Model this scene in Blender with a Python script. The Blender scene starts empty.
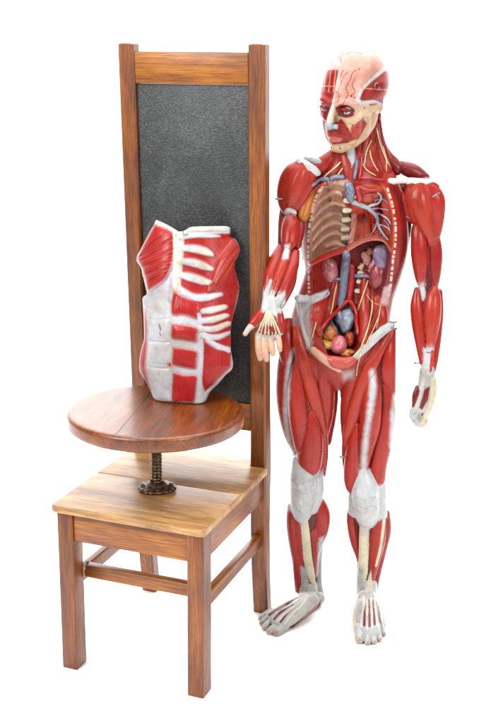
import bpy, bmesh, math, random
import numpy as np
from mathutils import Vector, Matrix
from mathutils.bvhtree import BVHTree
from mathutils.geometry import delaunay_2d_cdt

VOX = 0.0016
random.seed(4); rng = np.random.default_rng(4)
S = bpy.context.scene
COL = S.collection

# ------------------------------------------------------------------ camera
CAM = np.array([0.9304, -2.1746, 1.5046])
YAW, PITCH, ROLL, FPX = 0.36449, 0.26963, 0.00959, 1103.85
FW = np.array([-math.sin(YAW)*math.cos(PITCH), math.cos(YAW)*math.cos(PITCH), -math.sin(PITCH)])
_r = np.array([math.cos(YAW), math.sin(YAW), 0.0]); _u = np.cross(_r, FW)
RT = math.cos(ROLL)*_r + math.sin(ROLL)*_u
UP = -math.sin(ROLL)*_r + math.cos(ROLL)*_u
cd = bpy.data.cameras.new('camera'); cam = bpy.data.objects.new('camera', cd); COL.objects.link(cam)
M4 = Matrix.Identity(4)
for i in range(3):
    M4[i][0] = RT[i]; M4[i][1] = UP[i]; M4[i][2] = -FW[i]; M4[i][3] = CAM[i]
cam.matrix_world = M4
cd.sensor_fit = 'VERTICAL'; cd.sensor_height = 24; cd.lens = FPX/723*24
cd.clip_start = 0.05; cd.clip_end = 100
S.camera = cam

def ray(px, py): return FW + (px-245.5)/FPX*RT - (py-361.5)/FPX*UP
def onz(px, py, z): d = ray(px, py); return CAM + d*((z-CAM[2])/d[2])
def ony(px, py, y): d = ray(px, py); return CAM + d*((y-CAM[1])/d[1])
def proj(P):
    d = np.asarray(P, float) - CAM; z = d@FW
    return np.stack([245.5+FPX*(d@RT)/z, 361.5-FPX*(d@UP)/z], -1)

# ------------------------------------------------------------------ helpers
def lin(c):
    c = np.asarray(c, float)/255.0
    return np.where(c <= .04045, c/12.92, ((c+.055)/1.055)**2.4)
def tag(o, label=None, cat=None, group=None, kind=None):
    if label: o['label'] = label
    if cat: o['category'] = cat
    if group: o['group'] = group
    if kind: o['kind'] = kind
    return o
def empty(name, loc):
    o = bpy.data.objects.new(name, None); COL.objects.link(o); o.location = loc; o.empty_display_size = .05
    return o
def link(name, me, mat, parent=None, smooth=True):
    o = bpy.data.objects.new(name, me); COL.objects.link(o)
    if mat: me.materials.append(mat)
    if smooth: me.polygons.foreach_set('use_smooth', [True]*len(me.polygons))
    if parent:
        o.parent = parent
        q = parent; off = Vector((0, 0, 0))
        while q: off += q.location; q = q.parent
        o.location = -off
    return o
def mesh_np(name, V, Fq):
    me = bpy.data.meshes.new(name)
    n = len(V); m = len(Fq); k = Fq.shape[1]
    me.vertices.add(n); me.vertices.foreach_set('co', np.ascontiguousarray(V, np.float32).ravel())
    me.loops.add(m*k); me.loops.foreach_set('vertex_index', np.ascontiguousarray(Fq, np.int32).ravel())
    me.polygons.add(m)
    me.polygons.foreach_set('loop_start', np.arange(0, m*k, k, dtype=np.int32))
    me.polygons.foreach_set('loop_total', np.full(m, k, np.int32))
    me.update(calc_edges=True); me.validate()
    return me
def add_attr(me, name, data, typ):
    a = me.attributes.new(name, typ, 'POINT')
    if typ == 'FLOAT_COLOR':
        d = np.ones((len(data), 4), np.float32); d[:, :3] = data
        a.data.foreach_set('color', d.ravel())
    else:
        a.data.foreach_set('vector', np.ascontiguousarray(data, np.float32).ravel())
def catmull(P, n=6):
    P = np.asarray(P, float)
    if len(P) < 3:
        t = np.linspace(0, 1, n+1)[:, None]; return P[0]*(1-t)+P[-1]*t
    Q = np.vstack([2*P[0]-P[1], P, 2*P[-1]-P[-2]]); out = []
    for i in range(1, len(Q)-2):
        p0, p1, p2, p3 = Q[i-1:i+3]
        for t in np.arange(n)/n:
            out.append(.5*((2*p1)+(-p0+p2)*t+(2*p0-5*p1+4*p2-p3)*t*t+(-p0+3*p1-3*p2+p3)*t**3))
    out.append(P[-1]); return np.array(out)
def tube_mesh(name, pts, rad, seg=8, flat=1.0, normals=None):
    """closed swept tube through world points"""
    pts = np.asarray(pts, float); n = len(pts)
    rad = np.full(n, rad) if np.isscalar(rad) else np.asarray(rad, float)
    T = np.gradient(pts, axis=0); T /= np.linalg.norm(T, axis=1)[:, None]+1e-12
    ref = np.array(normals if normals is not None else [0.31, -0.9, 0.2]); V = []; 
    for i in range(n):
        b = np.cross(T[i], ref if ref.ndim == 1 else ref[i]); b /= np.linalg.norm(b)+1e-12; c = np.cross(b, T[i])
        for k in range(seg):
            a = 2*math.pi*k/seg
            V.append(pts[i]+rad[i]*(math.cos(a)*b+flat*math.sin(a)*c))
    F = []
    for i in range(n-1):
        for k in range(seg):
            k2 = (k+1) % seg
            F.append((i*seg+k, i*seg+k2, (i+1)*seg+k2, (i+1)*seg+k))
    F.append(tuple(range(seg))[::-1]); F.append(tuple((n-1)*seg+k for k in range(seg)))
    bm = bmesh.new(); vs = [bm.verts.new(v) for v in V]
    for f in F: bm.faces.new([vs[i] for i in f])
    bmesh.ops.recalc_face_normals(bm, faces=bm.faces)
    me = bpy.data.meshes.new(name); bm.to_mesh(me); bm.free(); return me
def join_meshes(name, mes):
    bm = bmesh.new()
    for m in mes: bm.from_mesh(m)
    me = bpy.data.meshes.new(name); bm.to_mesh(me); bm.free(); return me

# ------------------------------------------------------------------ node materials
def new_mat(name):
    m = bpy.data.materials.new(name); m.use_nodes = True
    nt = m.node_tree; b = nt.nodes['Principled BSDF']
    return m, nt, b
def N(nt, t, **kw):
    n = nt.nodes.new(t)
    for k, v in kw.items(): setattr(n, k, v)
    return n
def ramp(nt, stops, src):
    r = N(nt, 'ShaderNodeValToRGB'); e = r.color_ramp.elements
    while len(e) < len(stops): e.new(.5)
    for el, (p, c) in zip(e, stops):
        el.position = p; el.color = (*lin(c), 1) if len(c) == 3 else c
    nt.links.new(src, r.inputs[0]); return r
ALB = .63     # overall reflectance of the painted and oiled things against the white paper
def dim(nt, sock, k=None):
    s = N(nt, 'ShaderNodeVectorMath', operation='SCALE'); s.inputs['Scale'].default_value = ALB if k is None else k
    nt.links.new(sock, s.inputs[0]); return s.outputs[0]
def wood(name, stops, axis=2, scale=1.0, rough=.38, wear=.0, coat=.25):
    m, nt, b = new_mat(name); L = nt.links.new
    tc = N(nt, 'ShaderNodeTexCoord'); oi = N(nt, 'ShaderNodeObjectInfo')
    mp = N(nt, 'ShaderNodeMapping')
    sc = [17*scale]*3; sc[axis] = .95*scale; mp.inputs['Scale'].default_value = sc
    L(tc.outputs['Object'], mp.inputs['Vector'])
    off = N(nt, 'ShaderNodeVectorMath', operation='MULTIPLY_ADD')
    cmb = N(nt, 'ShaderNodeCombineXYZ')
    for k in range(3): L(oi.outputs['Random'], cmb.inputs[k])
    off.inputs[1].default_value = (37, 53, 11); L(cmb.outputs[0], off.inputs[0]); L(mp.outputs[0], off.inputs[2])
    warp = N(nt, 'ShaderNodeTexNoise'); warp.inputs['Scale'].default_value = .9; warp.inputs['Detail'].default_value = 2
    L(off.outputs[0], warp.inputs['Vector'])
    add = N(nt, 'ShaderNodeVectorMath', operation='MULTIPLY_ADD'); add.inputs[1].default_value = (3.2, 3.2, 3.2)
    L(warp.outputs['Color'], add.inputs[0]); L(off.outputs[0], add.inputs[2])
    n1 = N(nt, 'ShaderNodeTexNoise'); n1.inputs['Scale'].default_value = .8; n1.inputs['Detail'].default_value = 9; n1.inputs['Roughness'].default_value = .68
    L(add.outputs[0], n1.inputs['Vector'])
    r = ramp(nt, stops, n1.outputs['Fac'])
    # pores: very fine dashes along the grain
    mp2 = N(nt, 'ShaderNodeMapping'); s2 = [420.0]*3; s2[axis] = 14; mp2.inputs['Scale'].default_value = s2
    L(tc.outputs['Object'], mp2.inputs['Vector'])
    n2 = N(nt, 'ShaderNodeTexNoise'); n2.inputs['Scale'].default_value = 1; n2.inputs['Detail'].default_value = 3
    L(mp2.outputs[0], n2.inputs['Vector'])
    pr = ramp(nt, [(.38, (150, 140, 135)), (.55, (255, 255, 255))], n2.outputs['Fac'])
    mx = N(nt, 'ShaderNodeMix', data_type='RGBA', blend_type='MULTIPLY'); mx.inputs[0].default_value = .6
    L(r.outputs[0], mx.inputs[6]); L(pr.outputs[0], mx.inputs[7])
    mp4 = N(nt, 'ShaderNodeMapping'); s4 = [95.0*scale]*3; s4[axis] = 6.5*scale; mp4.inputs['Scale'].default_value = s4
    L(tc.outputs['Object'], mp4.inputs['Vector']); ad4 = N(nt, 'ShaderNodeVectorMath', operation='MULTIPLY_ADD'); ad4.inputs[1].default_value = (5, 5, 5)
    L(warp.outputs['Color'], ad4.inputs[0]); L(mp4.outputs[0], ad4.inputs[2])
    n5 = N(nt, 'ShaderNodeTexNoise'); n5.inputs['Scale'].default_value = 1; n5.inputs['Detail'].default_value = 5; n5.inputs['Roughness'].default_value = .7; L(ad4.outputs[0], n5.inputs['Vector'])
    fr = ramp(nt, [(.34, (158, 132, 116)), (.5, (236, 228, 220)), (.62, (255, 255, 255))], n5.outputs['Fac'])
    mx5 = N(nt, 'ShaderNodeMix', data_type='RGBA', blend_type='MULTIPLY'); mx5.inputs[0].default_value = .55
    L(mx.outputs[2], mx5.inputs[6]); L(fr.outputs[0], mx5.inputs[7]); mx = mx5
    # broad stain / wear
    n3 = N(nt, 'ShaderNodeTexNoise'); n3.inputs['Scale'].default_value = 1; n3.inputs['Detail'].default_value = 7; n3.inputs['Roughness'].default_value = .65
    mp3 = N(nt, 'ShaderNodeMapping'); s3 = [16.0]*3; s3[axis] = 5; mp3.inputs['Scale'].default_value = s3
    L(tc.outputs['Object'], mp3.inputs['Vector']); L(mp3.outputs[0], n3.inputs['Vector'])
    st = ramp(nt, [(.34, (128, 106, 92)), (.44, (206, 192, 182)), (.58, (255, 255, 255))], n3.outputs['Fac'])
    mx2 = N(nt, 'ShaderNodeMix', data_type='RGBA', blend_type='MULTIPLY'); mx2.inputs[0].default_value = .6+wear
    L(mx.outputs[2], mx2.inputs[6]); L(st.outputs[0], mx2.inputs[7])
    hs = N(nt, 'ShaderNodeHueSaturation'); vr = N(nt, 'ShaderNodeMapRange')
    vr.inputs[3].default_value = 1.14; vr.inputs[4].default_value = 1.36; hs.inputs['Saturation'].default_value = 1.12
    L(oi.outputs['Random'], vr.inputs[0]); L(vr.outputs[0], hs.inputs['Value']); L(mx2.outputs[2], hs.inputs['Color'])
    L(dim(nt, hs.outputs[0]), b.inputs['Base Color'])
    rr = N(nt, 'ShaderNodeMapRange'); rr.inputs[3].default_value = rough+.14; rr.inputs[4].default_value = rough-.06
    L(n3.outputs['Fac'], rr.inputs[0]); L(rr.outputs[0], b.inputs['Roughness'])
    bp = N(nt, 'ShaderNodeBump'); bp.inputs['Strength'].default_value = .18; bp.inputs['Distance'].default_value = .0006
    L(n2.outputs['Fac'], bp.inputs['Height']); L(bp.outputs[0], b.inputs['Normal'])
    b.inputs['Coat Weight'].default_value = coat; b.inputs['Coat Roughness'].default_value = .25
    return m
def plain(name, c, rough=.4, metal=0, noise=.12, nscale=60, bump=0, coat=0, k=None):
    m, nt, b = new_mat(name); L = nt.links.new
    tc = N(nt, 'ShaderNodeTexCoord'); n = N(nt, 'ShaderNodeTexNoise'); n.inputs['Scale'].default_value = nscale; n.inputs['Detail'].default_value = 4
    L(tc.outputs['Object'], n.inputs['Vector'])
    c = np.array(c, float); r = ramp(nt, [(.3, tuple(np.clip(c*(1-noise), 0, 255))), (.7, tuple(np.clip(c*(1+noise), 0, 255)))], n.outputs['Fac'])
    L(dim(nt, r.outputs[0], k), b.inputs['Base Color']); b.inputs['Roughness'].default_value = rough; b.inputs['Metallic'].default_value = metal
    b.inputs['Coat Weight'].default_value = coat
    if bump:
        bp = N(nt, 'ShaderNodeBump'); bp.inputs['Strength'].default_value = bump; bp.inputs['Distance'].default_value = .001
        L(n.outputs['Fac'], bp.inputs['Height']); L(bp.outputs[0], b.inputs['Normal'])
    return m

# ------------------------------------------------------------------ light and setting
w = bpy.data.worlds.new('World'); S.world = w; w.use_nodes = True
w.node_tree.nodes['Background'].inputs[0].default_value = (1, 1, 1, 1)
w.node_tree.nodes['Background'].inputs[1].default_value = .17
def area(name, loc, target, size, power, col=(1, 1, 1)):
    l = bpy.data.lights.new(name, 'AREA'); l.shape = 'RECTANGLE'; l.size, l.size_y = size; l.energy = power; l.color = col
    o = bpy.data.objects.new(name, l); COL.objects.link(o); o.location = loc
    o.rotation_euler = (Vector(target)-Vector(loc)).to_track_quat('-Z', 'Y').to_euler(); return o
area('softbox_key', (-1.3, -2.6, 2.7), (0, .4, .8), (1.7, 1.7), 92)
area('softbox_fill', (2.9, -1.6, 2.2), (.1, .4, .8), (1.0, 1.2), 42)
area('softbox_top', (.2, .6, 3.4), (.1, .5, 0), (3.4, 3.4), 132)
area('softbox_backdrop', (.0, 2.6, 3.4), (-.6, 4.4, .9), (9.0, 1.0), 380)

vl = S.view_settings; vl.view_transform = 'Standard'; vl.look = 'None'; vl.exposure = .55; vl.gamma = 1

def sweep():
    # studio sweep: floor running back and curving up into a wall, one sheet
    prof = [(-5, 0)]+[(y, 0) for y in np.linspace(-4.5, 3.2, 12)]
    R = 1.2
    prof += [(3.2+R*math.sin(a), R-R*math.cos(a)) for a in np.linspace(.1, math.pi/2, 14)]
    prof += [(3.2+R, z) for z in (1.8, 2.6, 3.6, 4.5)]
    xs = np.linspace(-11, 11, 23); V = []; F = []
    cy, sy = math.cos(YAW), math.sin(YAW)
    for x in xs:
        for y, z in prof: V.append((x*cy-y*sy, x*sy+y*cy, z))
    n = len(prof)
    for i in range(len(xs)-1):
        for j in range(n-1): F.append((i*n+j, (i+1)*n+j, (i+1)*n+j+1, i*n+j+1))
    me = bpy.data.meshes.new('backdrop'); me.from_pydata(V, [], F); me.update()
    o = link('backdrop', me, plain('white_paper', (243, 243, 243), .9, noise=.006, nscale=3, k=1.0))
    tag(o, 'seamless white studio paper sweep under and behind everything', 'backdrop', kind='structure')
sweep()
# ================================================================== CHAIR
W_, D1, LW, LD, SH, ST = .3898, .4197, .0425, .0504, .45, .0185
LW2, SLOPE, ZR, ZL, ZB = .0436, -.0446, 1.5144, 1.4371, .5464
ORANGE = [(.28, (104, 56, 26)), (.42, (158, 98, 52)), (.54, (184, 120, 68)), (.70, (206, 146, 90))]
DARKER = [(.28, (84, 46, 24)), (.42, (134, 78, 42)), (.56, (158, 96, 56)), (.72, (180, 120, 74))]
BLOND = [(.22, (182, 128, 78)), (.40, (214, 166, 112)), (.55, (224, 182, 130)), (.75, (232, 198, 150))]
RED_W = [(.27, (88, 44, 22)), (.42, (134, 74, 40)), (.56, (154, 90, 52)), (.73, (176, 112, 68))]
w_leg = wood('worn_oak_legs', DARKER, 2)
w_post = wood('oiled_oak_posts', [(.28, (78, 38, 14)), (.42, (132, 72, 30)), (.55, (156, 92, 42)), (.72, (182, 118, 60))], 2)
w_railx = wood('oak_rails', ORANGE, 0)
w_raily = wood('oak_side_rails', ORANGE, 1)
w_seat = wood('blond_seat_boards', BLOND, 0, .8, .4, .1)
w_disc = wood('red_brown_disc', RED_W, 0, .75, .34, .05, .35)

chair = empty('wooden_chair', (-.19, .22, 0))
tag(chair, 'tall wooden chair with slate grey leather back panel and round screw stool top', 'chair')

def solid(name, V, F, mat, parent, bev=.003, seg=3, mod=None):
    bm = bmesh.new(); vs = [bm.verts.new(v) for v in V]
    for f in F: bm.faces.new([vs[i] for i in f])
    bmesh.ops.recalc_face_normals(bm, faces=bm.faces)
    if bev: bmesh.ops.bevel(bm, geom=bm.edges[:], offset=bev, segments=seg, profile=.5, affect='EDGES')
    me = bpy.data.meshes.new(name); bm.to_mesh(me); bm.free()
    o = link(name, me, mat, parent)
    sp = o.modifiers.new('edge', 'WEIGHTED_NORMAL') if False else None
    me.polygons.foreach_set('use_smooth', [True]*len(me.polygons))
    return o
BF = [(0, 1, 2, 3), (4, 7, 6, 5), (0, 4, 5, 1), (1, 5, 6, 2), (2, 6, 7, 3), (3, 7, 4, 0)]
def box(name, a, b, mat, parent, bev=.0025):
    (x0, y0, z0), (x1, y1, z1) = a, b
    V = [(x0, y0, z0), (x1, y0, z0), (x1, y1, z0), (x0, y1, z0), (x0, y0, z1), (x1, y0, z1), (x1, y1, z1), (x0, y1, z1)]
    return solid(name, V, BF, mat, parent, bev)
AP = .078                                         # apron height
zt = SH-ST
for x in (-LW, -W_): box('leg', (x, 0, 0), (x+LW, LD, zt-.0005), w_leg, chair, .0035)
# back posts: splayed foot, straight up, rounded top; one mesh each
PT = .037
def post(x0):
    ys = [(0, D1+.036), (.12, D1+.018), (.27, D1+.004), (.40, D1), (SH, D1), (.9, D1+SLOPE*.45), (1.3, D1+SLOPE*.85), (1.531, D1+SLOPE*1.08), (1.534, D1+SLOPE*1.084)]
    bm = bmesh.new(); rings = []
    for i, (z, y) in enumerate(ys):
        c = .004 if i < len(ys)-1 else .008
        ins = 0 if i < len(ys)-1 else .0025
        a, b2, y0, y1 = x0+ins, x0+LW2-ins, y+ins, y+PT-ins
        if z <= 1.3: y1 = y+PT+.012*max(0, 1-abs(z-.42)/.3)
        oct_ = [(a+c, y0), (b2-c, y0), (b2, y0+c), (b2, y1-c), (b2-c, y1), (a+c, y1), (a, y1-c), (a, y0+c)]
        rings.append([bm.verts.new((px, py, z)) for px, py in oct_])
    for r0, r1 in zip(rings, rings[1:]):
        for k in range(8): bm.faces.new((r0[k], r0[(k+1) % 8], r1[(k+1) % 8], r1[k]))
    bm.faces.new(rings[0][::-1]); bm.faces.new(rings[-1])
    bmesh.ops.recalc_face_normals(bm, faces=bm.faces)
    me = bpy.data.meshes.new('back_post'); bm.to_mesh(me); bm.free()
    o = link('back_post', me, w_post, chair, smooth=False); return o
post(-LW2); post(-W_)
Dz = lambda z: D1+SLOPE*(z-SH)
xl, xr = -W_+LW2, -LW2
def back_slab(name, z0, z1, dy0, dy1, mat, bev=.003):
    a = .001
    V = [(xl-a, Dz(z0)+dy0, z0), (xr+a, Dz(z0)+dy0, z0), (xr+a, Dz(z0)+dy1, z0), (xl-a, Dz(z0)+dy1, z0),
         (xl-a, Dz(z1)+dy0, z1), (xr+a, Dz(z1)+dy0, z1), (xr+a, Dz(z1)+dy1, z1), (xl-a, Dz(z1)+dy1, z1)]
    return solid(name, V, BF, mat, chair, bev)
back_slab('top_rail', ZL, ZR, .004, .030, w_railx, .004)
back_slab('bottom_rail', ZB, ZB+.075, .004, .030, w_railx, .003)
# leather panel
def leather():
    m, nt, b = new_mat('grey_leather'); L = nt.links.new
    tc = N(nt, 'ShaderNodeTexCoord')
    n1 = N(nt, 'ShaderNodeTexNoise'); n1.inputs['Scale'].default_value = 7; n1.inputs['Detail'].default_value = 8; n1.inputs['Roughness'].default_value = .65; n1.inputs['Distortion'].default_value = 1.2
    mp = N(nt, 'ShaderNodeMapping'); mp.inputs['Scale'].default_value = (1, 1, .55); L(tc.outputs['Object'], mp.inputs[0]); L(mp.outputs[0], n1.inputs['Vector'])
    mp2 = N(nt, 'ShaderNodeMapping'); mp2.inputs['Scale'].default_value = (105, 105, 185); mp2.inputs['Rotation'].default_value = (0, .25, 0)
    n0 = N(nt, 'ShaderNodeTexNoise'); n0.inputs['Scale'].default_value = 14; L(tc.outputs['Object'], n0.inputs['Vector'])
    ad = N(nt, 'ShaderNodeVectorMath', operation='MULTIPLY_ADD'); ad.inputs[1].default_value = (2.6, 2.6, 2.6)
    L(tc.outputs['Object'], mp2.inputs[0]); L(n0.outputs['Color'], ad.inputs[0]); L(mp2.outputs[0], ad.inputs[2])
    v = N(nt, 'ShaderNodeTexVoronoi', feature='DISTANCE_TO_EDGE'); v.inputs['Scale'].default_value = 1.0; L(ad.outputs[0], v.inputs['Vector'])
    n2 = N(nt, 'ShaderNodeTexNoise'); n2.inputs['Scale'].default_value = 1.3; n2.inputs['Detail'].default_value = 5; L(ad.outputs[0], n2.inputs['Vector'])
    cr = ramp(nt, [(.28, (56, 58, 58)), (.45, (76, 78, 78)), (.6, (92, 94, 93)), (.75, (124, 125, 122))], n1.outputs['Fac'])
    hl = ramp(nt, [(0, (150, 150, 150)), (.2, (255, 255, 255))], v.outputs['Distance'])
    hl2 = ramp(nt, [(.40, (150, 150, 150)), (.62, (255, 255, 255))], n2.outputs['Fac'])
    mx = N(nt, 'ShaderNodeMix', data_type='RGBA', blend_type='MULTIPLY'); mx.inputs[0].default_value = .8
    L(cr.outputs[0], mx.inputs[6]); L(hl.outputs[0], mx.inputs[7])
    mx2 = N(nt, 'ShaderNodeMix', data_type='RGBA', blend_type='MULTIPLY'); mx2.inputs[0].default_value = .8
    L(mx.outputs[2], mx2.inputs[6]); L(hl2.outputs[0], mx2.inputs[7]); L(dim(nt, mx2.outputs[2]), b.inputs['Base Color'])
    b.inputs['Roughness'].default_value = .46
    sm = N(nt, 'ShaderNodeMath', operation='MULTIPLY_ADD'); sm.inputs[1].default_value = .5
    L(v.outputs['Distance'], sm.inputs[0]); L(n2.outputs['Fac'], sm.inputs[2])
    bp = N(nt, 'ShaderNodeBump'); bp.inputs['Strength'].default_value = .65; bp.inputs['Distance'].default_value = .0013
    L(sm.outputs[0], bp.inputs['Height']); L(bp.outputs[0], b.inputs['Normal'])
    return m
back_slab('back_panel', ZB+.0755, ZL-.0005, .012, .026, leather(), .003)
# aprons
box('apron', (-W_+LW, .006, zt-AP), (-LW, .026, zt-.001), w_railx, chair)
for x in (-.026, -W_+.006): box('apron', (x, LD, zt-AP), (x+.020, D1+.002, zt-.001), w_raily, chair)
box('apron', (-W_+LW2, D1+.012, zt-AP), (-LW2, D1+.030, zt-.001), w_railx, chair)
# stretchers
for x in (-.032, -W_+.010): 
    box('side_stretcher', (x, LD-.001, .215), (x+.022, D1+.016, .252), w_raily, chair, .004)
box('cross_stretcher', (-W_+.031, .060, .2315), (-.031, .084, .2655), w_railx, chair, .004)
# string tied round the stretcher joint
sp = []
for i in range(60):
    a = i/60*2*math.pi*2.5; sp.append((-W_+.034+.006*i/60, .072+.015*math.cos(a)*1.0, .2485+.021*math.sin(a)))
# seat in two boards, notched round the posts
def seat_board(poly, name):
    n = len(poly); V = [(x, y, zt) for x, y in poly]+[(x, y, SH) for x, y in poly]
    F = [tuple(range(n))[::-1], tuple(range(n, 2*n))]+[(i, (i+1) % n, n+(i+1) % n, n+i) for i in range(n)]
    return solid(name, V, F, w_seat, chair, .003)
ox, of = .0085, .0165
c = .012
seat_board([(-W_-ox+c, -of), (ox-c, -of), (ox-.003, -of+.004), (ox, -of+c), (ox, .222), (-W_-ox, .222), (-W_-ox, -of+c), (-W_-ox+.003, -of+.004)], 'seat_board')
seat_board([(-W_-ox, .2232), (ox-.002, .2232), (ox-.002, D1-.001), (-LW2-.001, D1-.001), (-LW2-.001, .466), (-W_+LW2+.001, .466), (-W_+LW2+.001, D1-.001), (-W_-ox, D1-.001)], 'seat_board')
# ---- screw, flange and round stool top
iron = plain('dark_cast_iron', (112, 94, 74), .40, .85, .4, 110, .6)
SX, SY = -.2022, .1758
DZ, DT, DR = .662, .039, .2185
def lathe(name, prof, mat, parent, seg=64, cx=SX, cy=SY, wob=None):
    bm = bmesh.new(); R = []
    for r, z in prof:
        ring = []
        for k in range(seg):
            a = 2*math.pi*k/seg; rr = r*(1+(wob(a, r) if wob else 0)); ring.append(bm.verts.new((cx+rr*math.cos(a), cy+rr*math.sin(a), z)))
        R.append(ring)
    for a, b2 in zip(R, R[1:]):
        for k in range(seg): bm.faces.new((a[k], a[(k+1) % seg], b2[(k+1) % seg], b2[k]))
    bm.faces.new(R[0][::-1]); bm.faces.new(R[-1]); bmesh.ops.recalc_face_normals(bm, faces=bm.faces)
    me = bpy.data.meshes.new(name); bm.to_mesh(me); bm.free(); return link(name, me, mat, parent)
def screw_mesh():
    seg = 28; pitch = .0085; z0, z1 = SH+.004, DZ-DT-.002; n = int((z1-z0)/pitch*8)
    bm = bmesh.new(); R = []
    for i in range(n+1):
        z = z0+(z1-z0)*i/n; ring = []
        for k in range(seg):
            a = 2*math.pi*k/seg; ph = ((z/pitch)-k/seg) % 1.0
            r = .0118+.0026*(1-abs(2*ph-1))
            ring.append(bm.verts.new((SX+r*math.cos(a), SY+r*math.sin(a), z)))
        R.append(ring)
    for a, b2 in zip(R, R[1:]):
        for k in range(seg): bm.faces.new((a[k], a[(k+1) % seg], b2[(k+1) % seg], b2[k]))
    bm.faces.new(R[0][::-1]); bm.faces.new(R[-1])
    me = bpy.data.meshes.new('screw'); bm.to_mesh(me); bm.free(); return me
scr = link('screw', screw_mesh(), iron, chair)
fl = lathe('flange', [(.044, SH+.0008), (.047, SH+.004), (.046, SH+.008), (.040, SH+.010), (.030, SH+.0105), (.026, SH+.016), (.020, SH+.021), (.0155, SH+.023), (.0155, SH+.005)], iron, scr, 96,
      wob=lambda a, r: (.075*abs(math.sin(a*8))**.6-.04+.05*math.sin(a*3+1)) if r > .036 else .02*math.sin(a*8))
for k in range(4):
    a = k*math.pi/2+.5
    lathe('flange_bolt', [(.0055, SH+.009), (.0062, SH+.011), (.0048, SH+.0142), (.001, SH+.0148)], iron, fl, 14, SX+.036*math.cos(a), SY+.036*math.sin(a))
bz = DZ-DT
e = .011
rim = [(DR-e*1.0, bz)]+[(DR-e+e*math.sin(t), bz+e-e*math.cos(t)) for t in np.linspace(.2, math.pi/2, 5)]+[(DR-e+e*math.cos(t), DZ-e+e*math.sin(t)) for t in np.linspace(0, math.pi/2, 8)]
def disc():
    seg = 128; bm = bmesh.new()
    # glue line direction on the disc, from two pixels of the photograph's joint
    A, B = onz(113, 438, DZ), onz(143, 402, DZ); d = (B-A)[:2]/np.linalg.norm((B-A)[:2]); nrm = np.array([-d[1], d[0]]); o0 = (A[:2]-[SX, SY])@nrm
    a1 = math.atan2(d[1], d[0])
    lathe_o = lathe('round_stool_top', [(.02, bz)]+rim+[(DR*.9, DZ), (DR*.5, DZ)], w_disc, chair, seg, 0, 0)
    lathe_o.location = Vector((SX, SY, 0))-Vector(chair.location); lathe_o.rotation_euler = (0, 0, a1)
    # the joints: shallow V grooves as thin inlaid dark strips
    return lathe_o, o0
top_o, joint_off = disc()
groove = plain('dark_glue_line', (52, 24, 14), .6)
def joint(off):
    hl = math.sqrt(max(DR**2-off**2, 0))-.0105
    me = bpy.data.meshes.new('glue_line')
    me.from_pydata([(-hl, off-.0007, DZ+.0002), (hl, off-.0007, DZ+.0002), (hl, off+.0007, DZ+.0002), (-hl, off+.0007, DZ+.0002)], [], [(0, 1, 2, 3)])
    o = bpy.data.objects.new('glue_line', me); COL.objects.link(o); me.materials.append(groove); o.parent = top_o
joint(joint_off)
lathe('nut_plate', [(.05, bz-.006), (.05, bz-.0005)], iron, scr, 40)
# string
sm = tube_mesh('string', catmull(np.array(sp), 2), .0012, 6); link('string', sm, plain('white_string', (232, 228, 220), .9), chair)
# ================================================================== ANATOMICAL FIGURE
FO = onz(340, 604, 0.0)                              # floor point between the heels
FU = np.array([math.cos(YAW), math.sin(YAW), 0.0])   # figure's sideways axis
FN = np.array([math.sin(YAW), -math.cos(YAW), 0.0])  # the way it faces
FZ = np.array([0, 0, 1.0])
def to_local(P): d = np.asarray(P, float)-FO; return np.stack([d@FU, d@FN, d@FZ], -1)
def to_world(L): L = np.asarray(L, float); return FO+L[..., :1]*FU+L[..., 1:2]*FN+L[..., 2:3]*FZ
def at(px, py, d):
    """drawing position (figure seen from the front) at depth d mm in front of the figure's mid plane -> local metres, metres per unit"""
    r = ray(px, py); n = d/1000.0
    t = (n-(CAM-FO)@FN)/(r@FN); P = CAM+t*r
    return to_local(P), t/FPX
def atz(px, py, z):
    P = onz(px, py, z); return to_local(P), ((P-CAM)@FW)/FPX

RED = (184, 44, 30); RED2 = (166, 34, 26); DRED = (134, 26, 26); ORED = (194, 58, 38); CORE = (104, 18, 18)  # CORE: inner limb mass, darkened so groove shade between bellies is in the colour
WHT = (214, 216, 218); GRY = (200, 201, 199); CREAM = (232, 222, 190); SKIN = (226, 178, 150); BONE = (226, 192, 156)
VEIN = (118, 124, 146); NERV = (238, 206, 110); PINK = (222, 130, 124); DARK = (70, 26, 26)

PR = []     # sculpting primitives in order
def M(tagname, pts, col, q=.9, k=.0012, op='add', n=9, w0=0, w1=0, wcol=WHT, ws=0, fib=1):
    """muscle belly: a chain of (x, y, depth mm, radius) swept with depth ratio q; w0/w1 = white tendon share at the ends, ws = white side share"""
    C = []; R = []
    for p in pts:
        if p[2] == 'z': L, s = atz(p[0], p[1], p[3]); r = p[4]
        else: L, s = at(p[0], p[1], p[2]); r = p[3]
        C.append(L); R.append(r*s)
    A = np.column_stack([np.array(C), np.array(R)])
    A = catmull(A, n if len(A) > 2 else 3)
    A[:, 3] = np.maximum(A[:, 3], .0006)
    if k == .0012 and fib and tagname[:3] in ('leg', 'arm', 'nec', 'han'): op, k = 'groove', .0045
    PR.append(dict(kind='chain', tag=tagname, A=A, q=q, k=k, op=op, col=lin(col), w0=w0, w1=w1, wcol=lin(wcol), ws=ws, fib=fib))
def E(tagname, c, rad, col, rot=None, k=.004, op='add', fib=0):
    PR.append(dict(kind='ell', tag=tagname, c=np.array(c), r=np.array(rad), R=np.eye(3) if rot is None else rot, q=1, k=k, op=op, col=lin(col), fib=fib, w0=0, w1=0, ws=0, wcol=lin(WHT)))

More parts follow.
